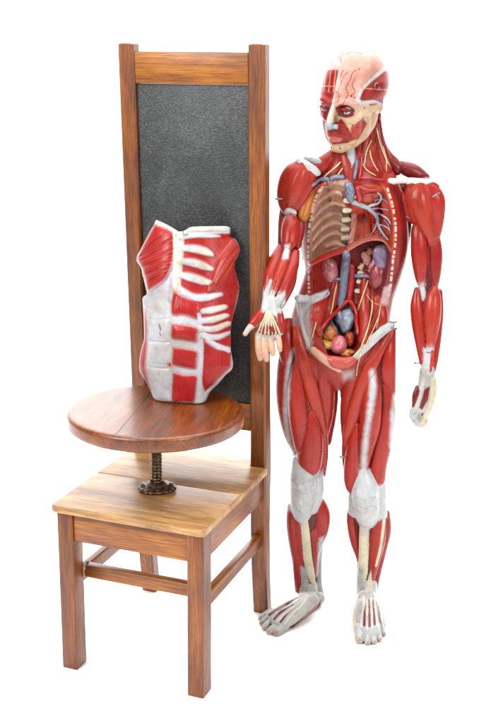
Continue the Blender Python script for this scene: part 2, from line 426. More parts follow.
# ---------------- legs (picture left = the model's right leg)
a = 'legA'
M(a, [(310, 340, -18, 22), (309, 372, -12, 22.5), (308, 405, -8, 21), (308, 440, -10, 16.5), (306, 468, -8, 14), (306, 492, -8, 14), (307, 515, -16, 14), (306, 545, -16, 11.5), (306.5, 572, -15, 9), (307.5, 590, -12, 8.5)], CORE, q=1.0)
M(a, [(291, 345, 4, 10), (288, 372, 6, 11.5), (287.5, 402, 10, 11), (291, 432, 12, 8), (296, 452, 12, 3.5)], RED, w1=.05)
M(a, [(298, 360, 38, 4), (296.5, 390, 42, 9), (298.5, 418, 42, 10), (301, 442, 36, 8), (304, 460, 34, 4)], RED, q=.8)
M(a, [(312, 398, 34, 4), (312, 420, 36, 9), (310, 445, 30, 13.5), (309, 464, 24, 12.5), (309, 474, 20, 8)], RED, q=.85)
M(a, [(296, 328, 34, 3.5), (299, 345, 44, 6.4), (305, 366, 49, 7.2), (312, 392, 47, 7.2), (319, 420, 36, 6.4), (323.5, 450, 10, 5), (322, 474, -2, 4)], ORED, q=.62)
M(a, [(318, 362, 30, 9), (323, 385, 22, 11), (323, 412, 10, 10.5), (321, 438, 0, 7), (321, 462, -10, 4)], RED, q=.9)
M(a, [(328, 366, 10, 8), (331, 384, -4, 7.5), (329, 412, -12, 8), (325, 440, -18, 7)], RED2, q=1)
M(a, [(301, 462, 22, 9), (303, 478, 26, 13), (303, 492, 24, 13), (302, 508, 16, 11), (302, 520, 8, 6)], WHT, q=.9, k=.004, fib=0)
M(a, [(314, 478, 4, 10), (315, 492, 4, 9), (310, 506, 6, 9)], WHT, q=1, k=.004, fib=0)
M(a, [(304, 478, 36, 6.5), (304, 489, 38, 6.5)], WHT, q=.6, k=.006, fib=0)
M(a, [(303, 494, 32, 3), (302, 512, 20, 3)], WHT, q=.8, k=.005, fib=0)
M(a, [(292, 507, 4, 5), (293.5, 526, 2, 7.2), (296.5, 552, -4, 6.2), (300, 578, -8, 4)], RED, q=1, k=.0030)
M('shinA', [(296.5, 556, 2, 4.6), (297.3, 574, -2, 4.0), (298.3, 590, -4, 3.4)], RED, q=1)
M(a, [(299, 512, 12, 6), (300, 535, 10, 6), (302, 558, 2, 5), (303, 580, -4, 3.5)], RED, q=.8, k=.0030)
M(a, [(303, 512, 18, 5), (305, 535, 16, 5), (307.5, 560, 6, 5), (310, 585, -4, 5.6), (310, 594, -6, 5)], CREAM, q=.7, fib=0)
M(a, [(317, 499, -6, 6), (321, 513, -8, 9), (320, 528, -10, 9), (316, 546, -14, 6), (315, 562, -16, 3)], RED, q=1.1, k=.0030)
M(a, [(312, 530, 0, 7), (313, 552, -8, 6), (314, 574, -12, 4)], RED, q=1, k=.0030)
M(a, [(320, 536, -26, 4), (318.5, 560, -26, 3.5), (318.5, 582, -28, 3.6), (319.5, 596, -26, 5)], GRY, q=1, fib=0)
M(a, [(288, 322, 2, 5), (286, 336, 16, 8), (287, 352, 20, 8.5), (288, 368, 16, 6)], RED, q=.9)
M(a, [(308, 352, 40, 4), (313, 366, 42, 7), (317, 382, 32, 6)], RED, q=.8)
M(a, [(327, 352, 28, 6), (326, 366, 26, 8), (323, 380, 20, 7)], RED, q=.8)
# foot, turned outwards
M(a, [(308, 588, -8, 9.5), (308, 597, -4, 10)], GRY, q=1.1, k=.004, fib=0)
M(a, [(309, 601, 'z', .052, 9.5), (300, 608, 'z', .046, 9.5), (289, 616, 'z', .036, 9), (279, 622, 'z', .024, 8)], GRY, q=1, k=.008, fib=0)
M(a, [(319, 598, 'z', .026, 6), (317, 600, 'z', .022, 6.5)], GRY, q=1, k=.008, fib=0)
M(a, [(317, 602, 'z', .014, 5), (304, 612, 'z', .012, 5), (291, 623, 'z', .012, 5)], DRED, q=1, k=.004)
M(a, [(303, 601, 'z', .03, 7), (285, 611, 'z', .018, 7.5), (271, 618, 'z', .012, 6)], GRY, q=1, k=.008, fib=0)
toesA = [((291, 619, .026), (283, 627, .016), (277, 631.5, .011), 4.6), ((283, 618, .026), (274, 627, .018), (269.5, 631, .010), 3.3),
         ((277, 615, .024), (268, 623, .017), (264.5, 627, .009), 3.0), ((273, 612.5, .021), (264.5, 619.5, .015), (261.8, 622.5, .008), 2.8), ((271, 610.5, .017), (263, 615.5, .012), (260.8, 617.6, .007), 2.7)]
for p0, p1, p2, r in toesA:
    M('toeA', [(p0[0], p0[1], 'z', p0[2], r*1.1), (p1[0], p1[1], 'z', p1[2], r*.98), (p2[0], p2[1], 'z', p2[2], r)], GRY, q=1, k=.0012, fib=0)

a = 'legB'
M(a, [(368, 340, -18, 22), (368, 372, -12, 22), (368, 405, -8, 21.5), (367, 440, -10, 16.5), (366, 468, -10, 14), (368, 492, -10, 14), (369, 515, -17, 15), (368, 545, -17, 11.5), (367, 570, -16, 9), (367, 590, -13, 8.5)], CORE, q=1.0)
M(a, [(392, 330, -4, 4), (388, 346, 14, 8), (386, 366, 20, 10), (386, 385, 14, 10), (387, 402, 6, 8.5)], RED, q=.9)
M(a, [(377, 343, 40, 4), (371, 354, 44, 6), (366, 368, 42, 6)], RED, q=.8)
M(a, [(362, 358, 44, 4), (356, 368, 38, 7), (351, 384, 26, 6)], RED, q=.8)
M(a, [(348, 366, 24, 5), (346, 380, 10, 6), (345, 396, 0, 5)], RED2, q=.9)
M(a, [(384, 386, 22, 8), (386, 412, 22, 10), (382, 440, 22, 10.5), (378, 465, 22, 9), (377, 480, 18, 8), (376, 487, 16, 4)], RED, q=.9)
M(a, [(373, 372, 44, 5), (371.5, 396, 50, 10), (370, 425, 48, 10.5), (366, 450, 42, 7.5), (363, 472, 34, 4)], RED, q=.75)
M(a, [(357, 425, 36, 4), (354, 448, 32, 7.5), (352.5, 470, 24, 9), (352.5, 484, 20, 8), (354, 493, 16, 4)], RED, q=.9)
M(a, [(388, 335, 32, 3.5), (378, 351, 44, 6), (369, 369, 50, 7.2), (360, 394, 47, 7.4), (351, 424, 32, 6.8), (346.5, 452, 8, 5), (348, 476, -4, 4)], ORED, q=.62)
M(a, [(358, 364, 34, 8), (352, 386, 24, 9.5), (348, 412, 12, 8), (346.5, 440, -2, 5)], RED, q=.9)
M(a, [(347, 376, 12, 5), (346, 402, -2, 5), (345.5, 432, -12, 4.5)], RED2, q=1)
M(a, [(363, 472, 26, 8), (365, 488, 28, 13.5), (366, 500, 26, 13.5), (367, 514, 16, 12), (368, 524, 10, 6)], WHT, q=.9, k=.004, fib=0)
M(a, [(378, 486, 6, 8), (379, 500, 4, 8), (379, 514, 2, 8)], WHT, q=1, k=.004, fib=0)
M(a, [(355, 496, 8, 7), (356, 510, 8, 8)], WHT, q=1, k=.004, fib=0)
M(a, [(365, 484, 38, 6.8), (365, 496, 40, 6.8)], WHT, q=.6, k=.006, fib=0)
M(a, [(365, 502, 34, 3), (366, 520, 22, 3)], WHT, q=.8, k=.005, fib=0)
M(a, [(354, 506, -8, 6), (351.5, 520, -10, 5.2), (355, 540, -12, 5.5), (360, 560, -12, 3)], RED, q=1.1, k=.0030)
M(a, [(379, 520, 10, 7), (377, 540, 10, 8.4), (374, 560, 2, 6.2), (371, 580, -4, 3.6)], RED, q=.85, k=.0030)
M(a, [(384.5, 514, -8, 5.5), (385, 530, -10, 6.2), (381, 552, -14, 5.2), (376.5, 574, -16, 4.2), (375, 588, -16, 3)], RED2, q=1, k=.0030)
M(a, [(365, 516, 20, 5), (364, 535, 18, 5), (363.5, 560, 8, 5), (363, 582, -2, 5.4), (362, 592, -4, 5)], CREAM, q=.7, fib=0)
M(a, [(361, 556, -10, 3), (360.5, 572, -10, 4), (361, 590, -10, 4.5)], GRY, q=1, fib=0, k=.008)
M(a, [(367, 586, -6, 10), (367, 597, 0, 10.5)], GRY, q=1.1, k=.004, fib=0)
M(a, [(367, 600, 'z', .052, 10.5), (367, 610, 'z', .046, 11), (368, 622, 'z', .034, 11.5), (369, 630, 'z', .024, 11)], GRY, q=1, k=.008, fib=0)
M(a, [(359, 602, 'z', .04, 4.5), (357, 616, 'z', .03, 4.5), (357.5, 630, 'z', .02, 4.5)], CREAM, q=1, k=.006, fib=0)
M(a, [(376, 604, 'z', .03, 5), (380, 616, 'z', .022, 4.6), (382, 626, 'z', .014, 4)], GRY, q=1, k=.006, fib=0)
toesB = [((359.5, 628, .028), (359.5, 635, .018), (359.3, 639, .012), 4.6), ((366.5, 628, .028), (367.3, 637, .018), (367.5, 641.5, .010), 3.4),
         ((372, 627, .026), (373.3, 636.5, .017), (374, 641, .0095), 3.2), ((377, 625, .023), (378.6, 634, .015), (379.4, 638.5, .009), 3.0), ((381, 622.5, .019), (382.8, 630, .012), (383.6, 633.5, .008), 2.8)]
for p0, p1, p2, r in toesB:
    M('toeB', [(p0[0], p0[1], 'z', p0[2], r*1.1), (p1[0], p1[1], 'z', p1[2], r*.98), (p2[0], p2[1], 'z', p2[2], r)], GRY, q=1, k=.0012, fib=0)

# ---------------- trunk, an open tub
a = 'trunk'
M(a, [(354, 188, -36, 36), (355, 200, -30, 47), (355, 222, -28, 52), (355, 245, -28, 53), (353.5, 268, -28, 48.5), (348.5, 288, -24, 46.5), (341, 318, -18, 49), (338, 338, -14, 49), (338, 354, -12, 38), (339, 366, -12, 20)], RED, q=.64, n=8)
M(a, [(352, 192, 46, 26), (353, 208, 46, 36), (352, 232, 46, 41.5), (350, 258, 44, 40), (348, 284, 42, 36.5), (345, 308, 42, 30), (342, 330, 44, 23), (341, 346, 48, 17)], RED2, q=.80, op='cut', k=.003, n=6)
# neck and shoulder girdle
a = 'neck'
M(a, [(361, 118, -34, 17), (361, 145, -30, 18.5), (360, 166, -26, 24), (357, 182, -24, 32)], RED2, q=.9, k=.003)
M(a, [(373, 113, -26, 5), (372, 132, -16, 6), (367, 152, 4, 5.8), (357, 172, 30, 4.6)], RED, q=.8)
M(a, [(378, 120, -34, 3), (381, 140, -34, 3.6), (388, 160, -24, 4)], RED, q=1)
M(a, [(375, 114, -44, 6), (376, 134, -46, 7), (382, 153, -44, 8), (396, 168, -38, 8)], DRED, q=1)
M(a, [(373, 126, -24, 6), (376, 148, -20, 7), (383, 170, -10, 9)], RED, q=.9)
M(a, [(366, 128, -8, 6), (364, 150, 4, 7), (356, 176, 22, 7)], ORED, q=.8)
M(a, [(345, 148, 6, 7), (347, 160, 14, 8), (350, 176, 24, 9)], RED, q=.8)
M(a, [(350, 146, 20, 4.6), (351, 158, 22, 4.6), (352, 170, 26, 4.4)], (196, 204, 214), q=.8, fib=0)
M(a, [(334, 154, -10, 6), (326, 163, -10, 9), (313, 170, -14, 9)], RED, q=.9)
M(a, [(343, 156, -4, 9), (338, 170, 2, 10), (332, 182, 6, 8)], RED2, q=.9)
M(a, [(330, 182, 14, 5), (345, 176, 24, 5), (360, 176, 30, 5)], DRED, q=.8)
M(a, [(398, 166, -40, 6), (412, 171, -44, 8), (424, 178, -40, 6)], DRED, q=1)
M('flank', [(401, 188, -46, 7), (403, 206, -46, 8), (404, 228, -42, 7.5), (400.5, 252, -38, 6.5), (395, 276, -34, 5), (391, 296, -30, 4)], DRED, q=1.3)
M('flank', [(308, 214, -40, 6), (306, 236, -38, 6), (307, 258, -36, 5)], DRED, q=1.2)
# clavicles
M('clavA', [(299, 160.5, 4, 3.2), (306, 165, 14, 4.2), (314, 170.5, 18, 4.4), (318, 173, 18, 3)], WHT, q=1, fib=0)
M('clavA', [(306, 158.5, -6, 3), (314, 160.5, -2, 3.5), (320, 162, 2, 2.5)], GRY, q=1, fib=0)
M('clavB', [(366, 181, 26, 3), (382, 182, 16, 3.4), (396, 181, 8, 3.0), (412, 180.5, 4, 2.7), (430, 182, 0, 2.4), (437, 184, -4, 1.8)], (238, 234, 224), q=.9, fib=0)
M('clavB', [(350, 184, 30, 3.4), (366, 183, 28, 4.2), (384, 186, 18, 4)], VEIN, q=.9, fib=0)

# ---------------- arm, picture left
a = 'armA'
M(a, [(297, 175, -25.0, 11.2), (292, 192, -23.0, 11.2), (291, 212, -10.4, 8.8), (290, 232, 22.0, 8.0), (287, 250, 54.0, 8.0), (283, 262, 73.8, 8.8), (277, 280, 104.5, 7.2), (271, 298, 133.3, 5.6), (269, 306, 143.0, 5.6)], CORE, q=.95)
M(a, [(299, 165, 2.0, 5), (291, 174, 4.0, 9), (285.5, 188, 4.0, 8.6), (284.5, 202, 4.0, 7), (287, 213, 15.8, 4)], RED, q=.9, k=.006)
M(a, [(304, 166, 14.0, 5), (300, 176, 16.0, 8.5), (294, 190, 16.0, 9.5), (290, 204, 12.0, 7.5), (288.5, 216, 21.4, 3.5)], ORED, q=.8, k=.006)
M(a, [(311, 172, 18.0, 5), (309, 182, 16.0, 7), (302, 194, 14.0, 7.5), (295, 206, 13.2, 6)], RED, q=.8, k=.006)
M(a, [(312, 184, 2.0, 6), (308, 200, 4.0, 6.5), (303, 216, 15.4, 6)], (196, 118, 36), q=.8, fib=0)
M(a, [(284, 206, -10.8, 4), (283, 222, 12.8, 5), (282, 242, 45.2, 4.5), (281, 256, 65.9, 3)], RED2, q=1)
M(a, [(288.5, 212.5, 30, 4.4), (292.5, 213.5, 30, 4.4)], (206, 208, 208), q=.7, k=.0008, fib=0)
M(a, [(290.5, 218, 27.9, 6.5), (290.5, 228, 42.1, 9.2), (289.5, 240, 56.8, 8.6), (287, 250, 69.0, 5), (286, 257, 76.7, 3)], RED, q=.9, w1=.18)
M(a, [(300, 210, -3.9, 4), (300.5, 228, 22.1, 4.6), (297, 246, 52.1, 4)], RED2, q=1)
M(a, [(280, 248, 64.6, 4), (275, 262, 90.8, 7.4), (270.5, 277, 117.1, 7.2), (267, 292, 137.4, 4.6), (265.5, 303, 150.4, 3)], RED, q=.95, w1=.2)
M(a, [(287, 252, 76.6, 4), (282.5, 266, 102.1, 6.2), (276.5, 282, 127.2, 5.6), (271.5, 296, 146.6, 3), (269.5, 304, 155.2, 2.2)], ORED, q=.85, w1=.22)
M(a, [(295, 254, 68.3, 5), (291.5, 268, 93.7, 7), (285, 285, 121.6, 6.4), (279, 300, 143.9, 4.2), (276, 308, 150.0, 3)], RED, q=.95, w1=.22)
M(a, [(297, 252, 60.6, 3), (294, 266, 80.1, 4.5), (291, 284, 110.8, 4.6), (284, 300, 135.9, 3.8), (280, 308, 144.0, 3)], RED2, q=1)
a = 'handA'
M(a, [(270.5, 304, 149.2, 8.5), (270, 310, 154.0, 9.5), (270, 320, 160.0, 11), (268.5, 331, 168.0, 12)], WHT, q=.5, k=.004, fib=0)
M(a, [(264.5, 309, 158, 4.2), (259, 317, 166, 5.6), (253, 324, 174, 4.4), (250, 327.5, 178, 2.4)], RED, q=.9, k=.001)
M(a, [(279, 312, 158.0, 4), (280, 322, 164.0, 5), (279.5, 332, 170.0, 4)], RED, q=.8, k=.001)
M(a, [(259, 319.5, 164, 2.6), (252.5, 325, 175, 3.4), (248.5, 329, 182, 3.0), (245.2, 334, 188, 2.5)], (216, 202, 194), q=1, k=.001, fib=0)
for (x0, y0), (x1, y1), (x2, y2), r in [((258.5, 334), (258.5, 347), (260, 358.5), 3.6), ((264, 336), (265, 349), (266.3, 359.5), 3.7), ((270.3, 336), (271.8, 347), (273, 354), 3.5), ((277.5, 335), (279.3, 344), (279.8, 350), 3.1)]:
    M('fingA', [(x0, y0, 170, r*1.05), ((x0+x1)/2, (y0+y1)/2, 177, r*1.04), (x1, y1, 186, r*.96), ((x1+x2)/2, (y1+y2)/2, 190, r*.95), (x2, y2, 192, r*.78)], SKIN, q=.95, k=.0003, fib=0)
M('handA', [(267, 312, 162.0, .9), (261, 322, 173.0, .9), (252, 328, 182.0, .9)], NERV, q=1, k=.001, fib=0)

# ---------------- arm, picture right
a = 'armB'
M(a, [(425, 186, -26.0, 9.6), (427, 204, -26.0, 11.2), (427, 226, -28.0, 10.0), (427, 250, -24.0, 10.4), (427, 275, -18.0, 8.8), (427, 292, -12.0, 8.8), (427, 312, -6.0, 10.4), (427, 335, 2.0, 8.8), (427, 358, 10.0, 7.2), (427, 373, 16.0, 6.4)], CORE, q=.95)
M(a, [(411, 184, -4, 5), (410, 198, -6, 6.5), (412, 214, -8, 5.5), (418, 228, -10, 3)], RED, q=.95, k=.010)
M(a, [(419, 187, -2, 7), (420, 201, 3, 10.5), (424, 218, 2, 9.8), (430, 236, 0, 6), (433, 247, -4, 2.5)], ORED, q=.75, k=.010)
M(a, [(430, 188, -6, 8), (434.5, 200, -2, 10.5), (436.5, 216, -4, 8.2), (435.5, 234, -6, 5.5), (433, 247, -6, 2.5)], RED, q=.8, k=.010)
M(a, [(417, 224, -8, 5), (418.5, 240, -2, 8), (419.5, 258, 0, 8.4), (420.5, 276, -2, 6.2), (422, 290, 0, 3)], RED, q=.9, w1=.12)
M(a, [(432, 232, -14, 7), (434, 252, -14, 8.4), (434, 270, -12, 7.5), (433, 288, -10, 5), (432, 298, -8, 3)], RED2, q=1)
M(a, [(421.5, 286, 4, 2.5), (423, 294, 8, 2.7), (423, 300, 8, 1.8)], WHT, q=.7, fib=0)
M(a, [(434, 286, -4, 4), (433, 300, 8, 8), (431.5, 318, 15, 9.2), (430.5, 336, 18, 7), (429, 352, 22, 4.4)], ORED, q=.85, w1=.08)
M(a, [(417, 290, -2, 3.5), (416.5, 306, 4, 6.5), (418.5, 324, 10, 7.2), (420.5, 343, 16, 5.6), (422.5, 362, 20, 3.6)], RED, q=.95)
M(a, [(439, 292, -8, 3.5), (438.5, 312, 0, 5), (437, 336, 8, 4.6), (434.5, 358, 16, 4.0), (433, 370, 22, 3)], RED, q=1)
M(a, [(427.5, 352, 18, 5.6), (427.5, 362, 22, 6), (427, 372, 26, 6.8)], WHT, q=.8, fib=0, k=.004)
M(a, [(432.5, 350, 24, 2.6), (431, 362, 28, 3.4), (430, 372, 30, 2.4)], ORED, q=.9)
a = 'handB'
M(a, [(427, 372, 24, 8), (426, 382, 28, 8), (423.5, 394, 32, 8.5), (420.5, 406, 34, 8)], GRY, q=.7, k=.004, fib=0)
M(a, [(417.5, 388, 34, 3), (415.5, 396, 38, 3.6), (414.5, 405, 40, 2.8)], DRED, q=.8, k=.001)
M(a, [(427, 388, 38, 2.5), (424, 398, 42, 3.2), (422, 408, 42, 2.4)], DRED, q=.8, k=.001)
M(a, [(424, 382, 36, 2), (420, 395, 42, 1.8), (416, 408, 44, 1.6)], WHT, q=.8, k=.001, fib=0)
M(a, [(432.5, 380, 32, 4), (433, 392, 36, 3.6), (430.5, 404, 38, 3.2), (426.5, 414, 38, 3.0), (422.5, 420, 38, 2.6)], (224, 214, 184), q=.9, k=.001, fib=0)
for x0, y0, x1, y1, x2, y2, d, r in [(414.5, 406, 411.8, 414, 413.5, 420, 36, 3.2), (417.5, 409, 415.2, 418, 416.5, 423.5, 32, 3.2), (420.5, 409, 419, 418, 419.3, 424, 26, 3.1), (424, 408, 423, 416, 421.5, 422, 20, 2.9)]:
    M('fingB', [(x0, y0, d, r), (x1, y1, d+2, r*.95), (x2, y2, d-8, r*.85)], GRY, q=.95, k=.0003, fib=0)
    M('fingB', [(x2, y2, d-8, r*.85), (x2+2.5, y2+1.5, d-22, r*.8), (x2+4, y2-3, d-32, r*.75)], SKIN, q=.95, k=.0003, fib=0)

# ---------------- head, built in its own frame (x = model's left, y = face, z up)
HC = np.array([-.0139, .002, 1.4022])
hy, hp, hr = math.radians(37), math.radians(-16.9), math.radians(4.6)
Rz = np.array([[math.cos(hy), math.sin(hy), 0], [-math.sin(hy), math.cos(hy), 0], [0, 0, 1.0]]).T
Rx = np.array([[1, 0, 0], [0, math.cos(hp), -math.sin(hp)], [0, math.sin(hp), math.cos(hp)]])
Ry = np.array([[math.cos(hr), 0, math.sin(hr)], [0, 1, 0], [-math.sin(hr), 0, math.cos(hr)]])
HR = Rz@Rx@Ry                    # head frame -> local frame  (columns)
HS = np.array([1.0435, 1.0435, .978])
def H(p): return HC+HR@(np.asarray(p, float)*HS)
def HE(c, r, col=BONE, k=.006, op='add', rot=None): E('head', H(c), np.array(r)*HS, col, rot=HR if rot is None else HR@rot, k=k, op=op)
def HT(pts, col=BONE, k=.005, op='add', n=5):
    A = np.array([list(H(p[:3]))+[p[3]*1.03] for p in pts]); A = catmull(A, n)
    PR.append(dict(kind='chain', tag='head', A=A, q=1, k=k, op=op, col=lin(col), w0=0, w1=0, wcol=lin(WHT), ws=0, fib=0))
HE((0, -.020, .036), (.0755, .096, .086), k=.002)
HE((0, .040, .012), (.058, .046, .050), k=.02)
HE((0, .040, -.040), (.050, .044, .062), k=.015)
for s in (-1, 1):
    HT([(s*.058, -.004, -.020, .011), (s*.050, .006, -.062, .010), (s*.033, .044, -.091, .0105), (s*.010, .074, -.101, .011)], k=.010)
    HT([(s*.012, .085, .020, .007), (s*.032, .079, .024, .0068), (s*.049, .062, .016, .0065)], k=.008)
    HT([(s*.030, .072, -.022, .010), (s*.046, .056, -.020, .0105), (s*.058, .028, -.012, .0085), (s*.066, .000, -.008, .006)], k=.008)
    HE((s*.031, .094, .003), (.0185, .022, .0125), k=.007, op='cut')
HT([(0, .082, .020, .008), (0, .090, .004, .0075), (0, .103, -.016, .0085), (0, .109, -.030, .0095)], k=.006)
for s in (-1, 1): HE((s*.0115, .096, -.034), (.0085, .011, .0075), k=.004)
for s in (-1, 1): HE((s*.0065, .105, -.0425), (.0035, .005, .004), k=.002, op='cut')
HE((0, .070, -.062), (.030, .028, .026), k=.012)
HE((0, .074, -.097), (.017, .017, .014), k=.010)
HT([(-.024, .078, -.0665, .0035), (-.010, .0935, -.0625, .0045), (0, .0955, -.0635, .0045), (.010, .0935, -.0625, .0045), (.024, .078, -.0665, .0035)], k=.003)
HT([(-.022, .078, -.0725, .0035), (-.009, .092, -.0755, .005), (0, .0935, -.0760, .005), (.009, .092, -.0755, .005), (.022, .078, -.0725, .0035)], k=.003)
HT([(-.024, .086, -.0692, .0010), (0, .102, -.0692, .0011), (.024, .086, -.0692, .0010)], k=.0008, op='cut')
for s in (-1, 1):   # lids
    HT([(s*.016, .0805, .0015, .0028), (s*.024, .0862, .0075, .0040), (s*.033, .0856, .0085, .0042), (s*.042, .0785, .0045, .0034), (s*.046, .0715, .0000, .0022)], k=.0025)
    HT([(s*.016, .0800, .0010, .0022), (s*.024, .0842, -.0052, .0026), (s*.033, .0835, -.0068, .0026), (s*.042, .0765, -.0040, .0024), (s*.046, .0715, .0000, .0020)], k=.0025)
    HE((s*.069, -.012, -.010), (.006, .012, .020), k=.006)
    HE((s*.074, -.008, -.010), (.004, .006, .012), k=.003, op='cut')
for s in (-1, 1):
    HT([(s*.052, .024, -.022, .011), (s*.049, .024, -.050, .012), (s*.042, .028, -.078, .010)], k=.010)
    HT([(s*.040, .052, -.030, .014), (s*.036, .056, -.056, .014), (s*.030, .062, -.080, .012)], k=.012)
    HE((s*.065, .004, -.018), (.006, .008, .008), k=.004)
# temporalis bulge (model's left) and frontalis sheet (model's right)
HE((.058, -.012, .030), (.020, .048, .040), col=RED2, k=.006)

# ------------------------------------------------------------------ signed distance evaluation
def ev_chain_seg(P, a, b, q):
    A0, r0 = a[:3].copy(), a[3]; B0, r1 = b[:3].copy(), b[3]
    iq = 1.0/q
    ax = [A0[0], A0[1]*iq, A0[2]]; ba = [B0[0]-A0[0], (B0[1]-A0[1])*iq, B0[2]-A0[2]]
    bb = ba[0]**2+ba[1]**2+ba[2]**2+1e-12
    x, y, z = P[0]-ax[0], P[1]*iq-ax[1], P[2]-ax[2]
    h = np.clip((x*ba[0]+y*ba[1]+z*ba[2])/bb, 0, 1)
    d = np.sqrt((x-ba[0]*h)**2+(y-ba[1]*h)**2+(z-ba[2]*h)**2)-(r0+(r1-r0)*h)
    return d, h, x, z, ba
def ev_ell(P, pr):
    x, y, z = P[0]-pr['c'][0], P[1]-pr['c'][1], P[2]-pr['c'][2]; R = pr['R']; r = pr['r']
    u = (x*R[0, 0]+y*R[1, 0]+z*R[2, 0]); v = (x*R[0, 1]+y*R[1, 1]+z*R[2, 1]); w_ = (x*R[0, 2]+y*R[1, 2]+z*R[2, 2])
    k0 = np.sqrt((u/r[0])**2+(v/r[1])**2+(w_/r[2])**2); k1 = np.sqrt((u/r[0]**2)**2+(v/r[1]**2)**2+(w_/r[2]**2)**2)
    return k0*(k0-1)/(k1+1e-9)
def bounds(pr):
    if pr['kind'] == 'ell':
        e = np.abs(pr['R'])@pr['r']; return pr['c']-e, pr['c']+e
    A = pr['A']; r = A[:, 3:4]*np.array([[1, max(pr['q'], .3), 1]]); return (A[:, :3]-r).min(0), (A[:, :3]+r).max(0)
lo = np.min([bounds(p)[0] for p in PR if p['op'] != 'cut'], 0)-.012; hi = np.max([bounds(p)[1] for p in PR if p['op'] != 'cut'], 0)+.012
lo[2] = -.0105
GS = [np.arange(lo[i], hi[i]+VOX, VOX) for i in range(3)]
G = np.full([len(g) for g in GS], .05, np.float32)
def idx(l, h):
    return tuple(slice(max(0, int((l[i]-lo[i])/VOX)), min(len(GS[i]), int((h[i]-lo[i])/VOX)+2)) for i in range(3))
def blend(old, d, k, op):
    if op == 'groove':          # bellies that meet in a narrow cleft
        h = np.maximum(k-np.abs(old-d), 0)/k; return np.minimum(old, d)+h*h*k*.45
    if op == 'add':
        if k <= 0: return np.minimum(old, d)
        h = np.maximum(k-np.abs(old-d), 0)/k; return np.minimum(old, d)-h*h*k*.25
    d = -d; h = np.maximum(k-np.abs(old-d), 0)/k
    return np.maximum(old, d)+h*h*k*.25
def sculpt(prims):
    for pr in prims:
        mg = pr['k']*1.2+3*VOX
        if pr['kind'] == 'ell':
            l, h = bounds(pr); s = idx(l-mg, h+mg)
            P = np.ix_(*[GS[i][s[i]].astype(np.float32) for i in range(3)])
            G[s] = blend(G[s], ev_ell(P, pr), pr['k'], pr['op']); continue
        l, h = bounds(pr); s0 = idx(l-mg, h+mg)
        loc = np.full(G[s0].shape, .05, np.float32); A = pr['A']
        for a_, b_ in zip(A, A[1:]):
            rr = max(a_[3], b_[3])+mg; rv = np.array([rr, rr*max(pr['q'], .5), rr])
            s = idx(np.minimum(a_[:3], b_[:3])-rv, np.maximum(a_[:3], b_[:3])+rv)
            sl = tuple(slice(max(s[i].start-s0[i].start, 0), max(0, min(s[i].stop, s0[i].stop)-s0[i].start)) for i in range(3))
            P = np.ix_(*[GS[i][s0[i]][sl[i]].astype(np.float32) for i in range(3)])
            d = ev_chain_seg(P, a_, b_, pr['q'])[0]
            loc[sl] = np.minimum(loc[sl], d)
        G[s0] = blend(G[s0], loc, pr['k'], pr['op'])
def drape(px, py, start=400):
    """depth (mm) of the sculpted surface seen at a drawing position"""
    ds = np.arange(start, -200, -2.0)
    r = ray(px, py); t = (ds/1000-(CAM-FO)@FN)/(r@FN); L = to_local(CAM+t[:, None]*r)
    ii = np.round((L-lo)/VOX).astype(int); ok = np.all((ii >= 0) & (ii < np.array(G.shape)), 1)
    v = np.full(len(ds), 1.0); j = ii[ok]; v[ok] = G[j[:, 0], j[:, 1], j[:, 2]]
    k = np.argmax(v < 0) if (v < 0).any() else 0
    return ds[k] if (v < 0).any() else -40.0
sculpt(PR)
n_done = len(PR)
# ---------------- inside the open trunk, laid on its back wall
def dr(pts, off=0):      # (x, y, r) -> (x, y, depth, r) on the carved surface
    return [(x, y, drape(x, y, 120)+off, r) for x, y, r in pts]
for q in ([(305, 594), (297, 598), (284, 604), (267, 613.5)], [(306, 595), (298, 600.5), (286, 607.5), (271, 618)], [(307, 596), (299, 603.5), (289, 610.5), (277, 621.5)], [(308, 597), (301, 606), (293, 613), (284, 624)]):
    M('tendA', [(x, y, drape(x, y, 300)+1, 1.25) for x, y in q], (224, 224, 220), q=1, k=.0015, fib=0)
for q in ([(366, 588), (364, 602), (361, 627)], [(367, 588), (367, 604), (366.8, 629)], [(368.5, 588), (371, 603), (372, 628)], [(370, 588), (374.5, 603), (377.2, 626)], [(371.5, 589), (378, 604), (381.5, 622)]):
    M('tendB', [(x, y, drape(x, y, 320)+1, 1.25) for x, y in q], (226, 224, 216), q=1, k=.0015, fib=0)
for x1 in (256.5, 260.5, 264.5, 268.5, 272.5, 276.5, 280.5):
    M('palmA', [(x, y, drape(x, y, 320)+1.3, .66) for x, y in ((268.5+(x1-268.5)*.14, 311.5), (268.5+(x1-268.5)*.55, 322), (268.5+(x1-268.5)*.95, 334))], CREAM, q=1, k=.0008, fib=0)
# knee and ankle modelling
for x, y, r in ((298, 484, 3), (311, 486, 3.4), (299, 500, 2.6), (309, 500, 3), (302, 511, 2.6), (358, 492, 3), (373, 494, 3.2), (360, 508, 2.6), (374, 509, 3)):
    M('knee', [(x, y, drape(x, y, 320)-4, r), (x+.6, y+3, drape(x+.6, y+3, 320)-4, r)], WHT, q=.9, k=.006, fib=0)
for x, y, r in ((302, 593, 2.4), (313, 594, 2.6), (361, 594, 2.6), (372, 594, 2.4)):
    M('ankle', [(x, y, drape(x, y, 320)-3, r), (x, y+2, drape(x, y+2, 320)-3, r)], GRY, q=.9, k=.005, fib=0)
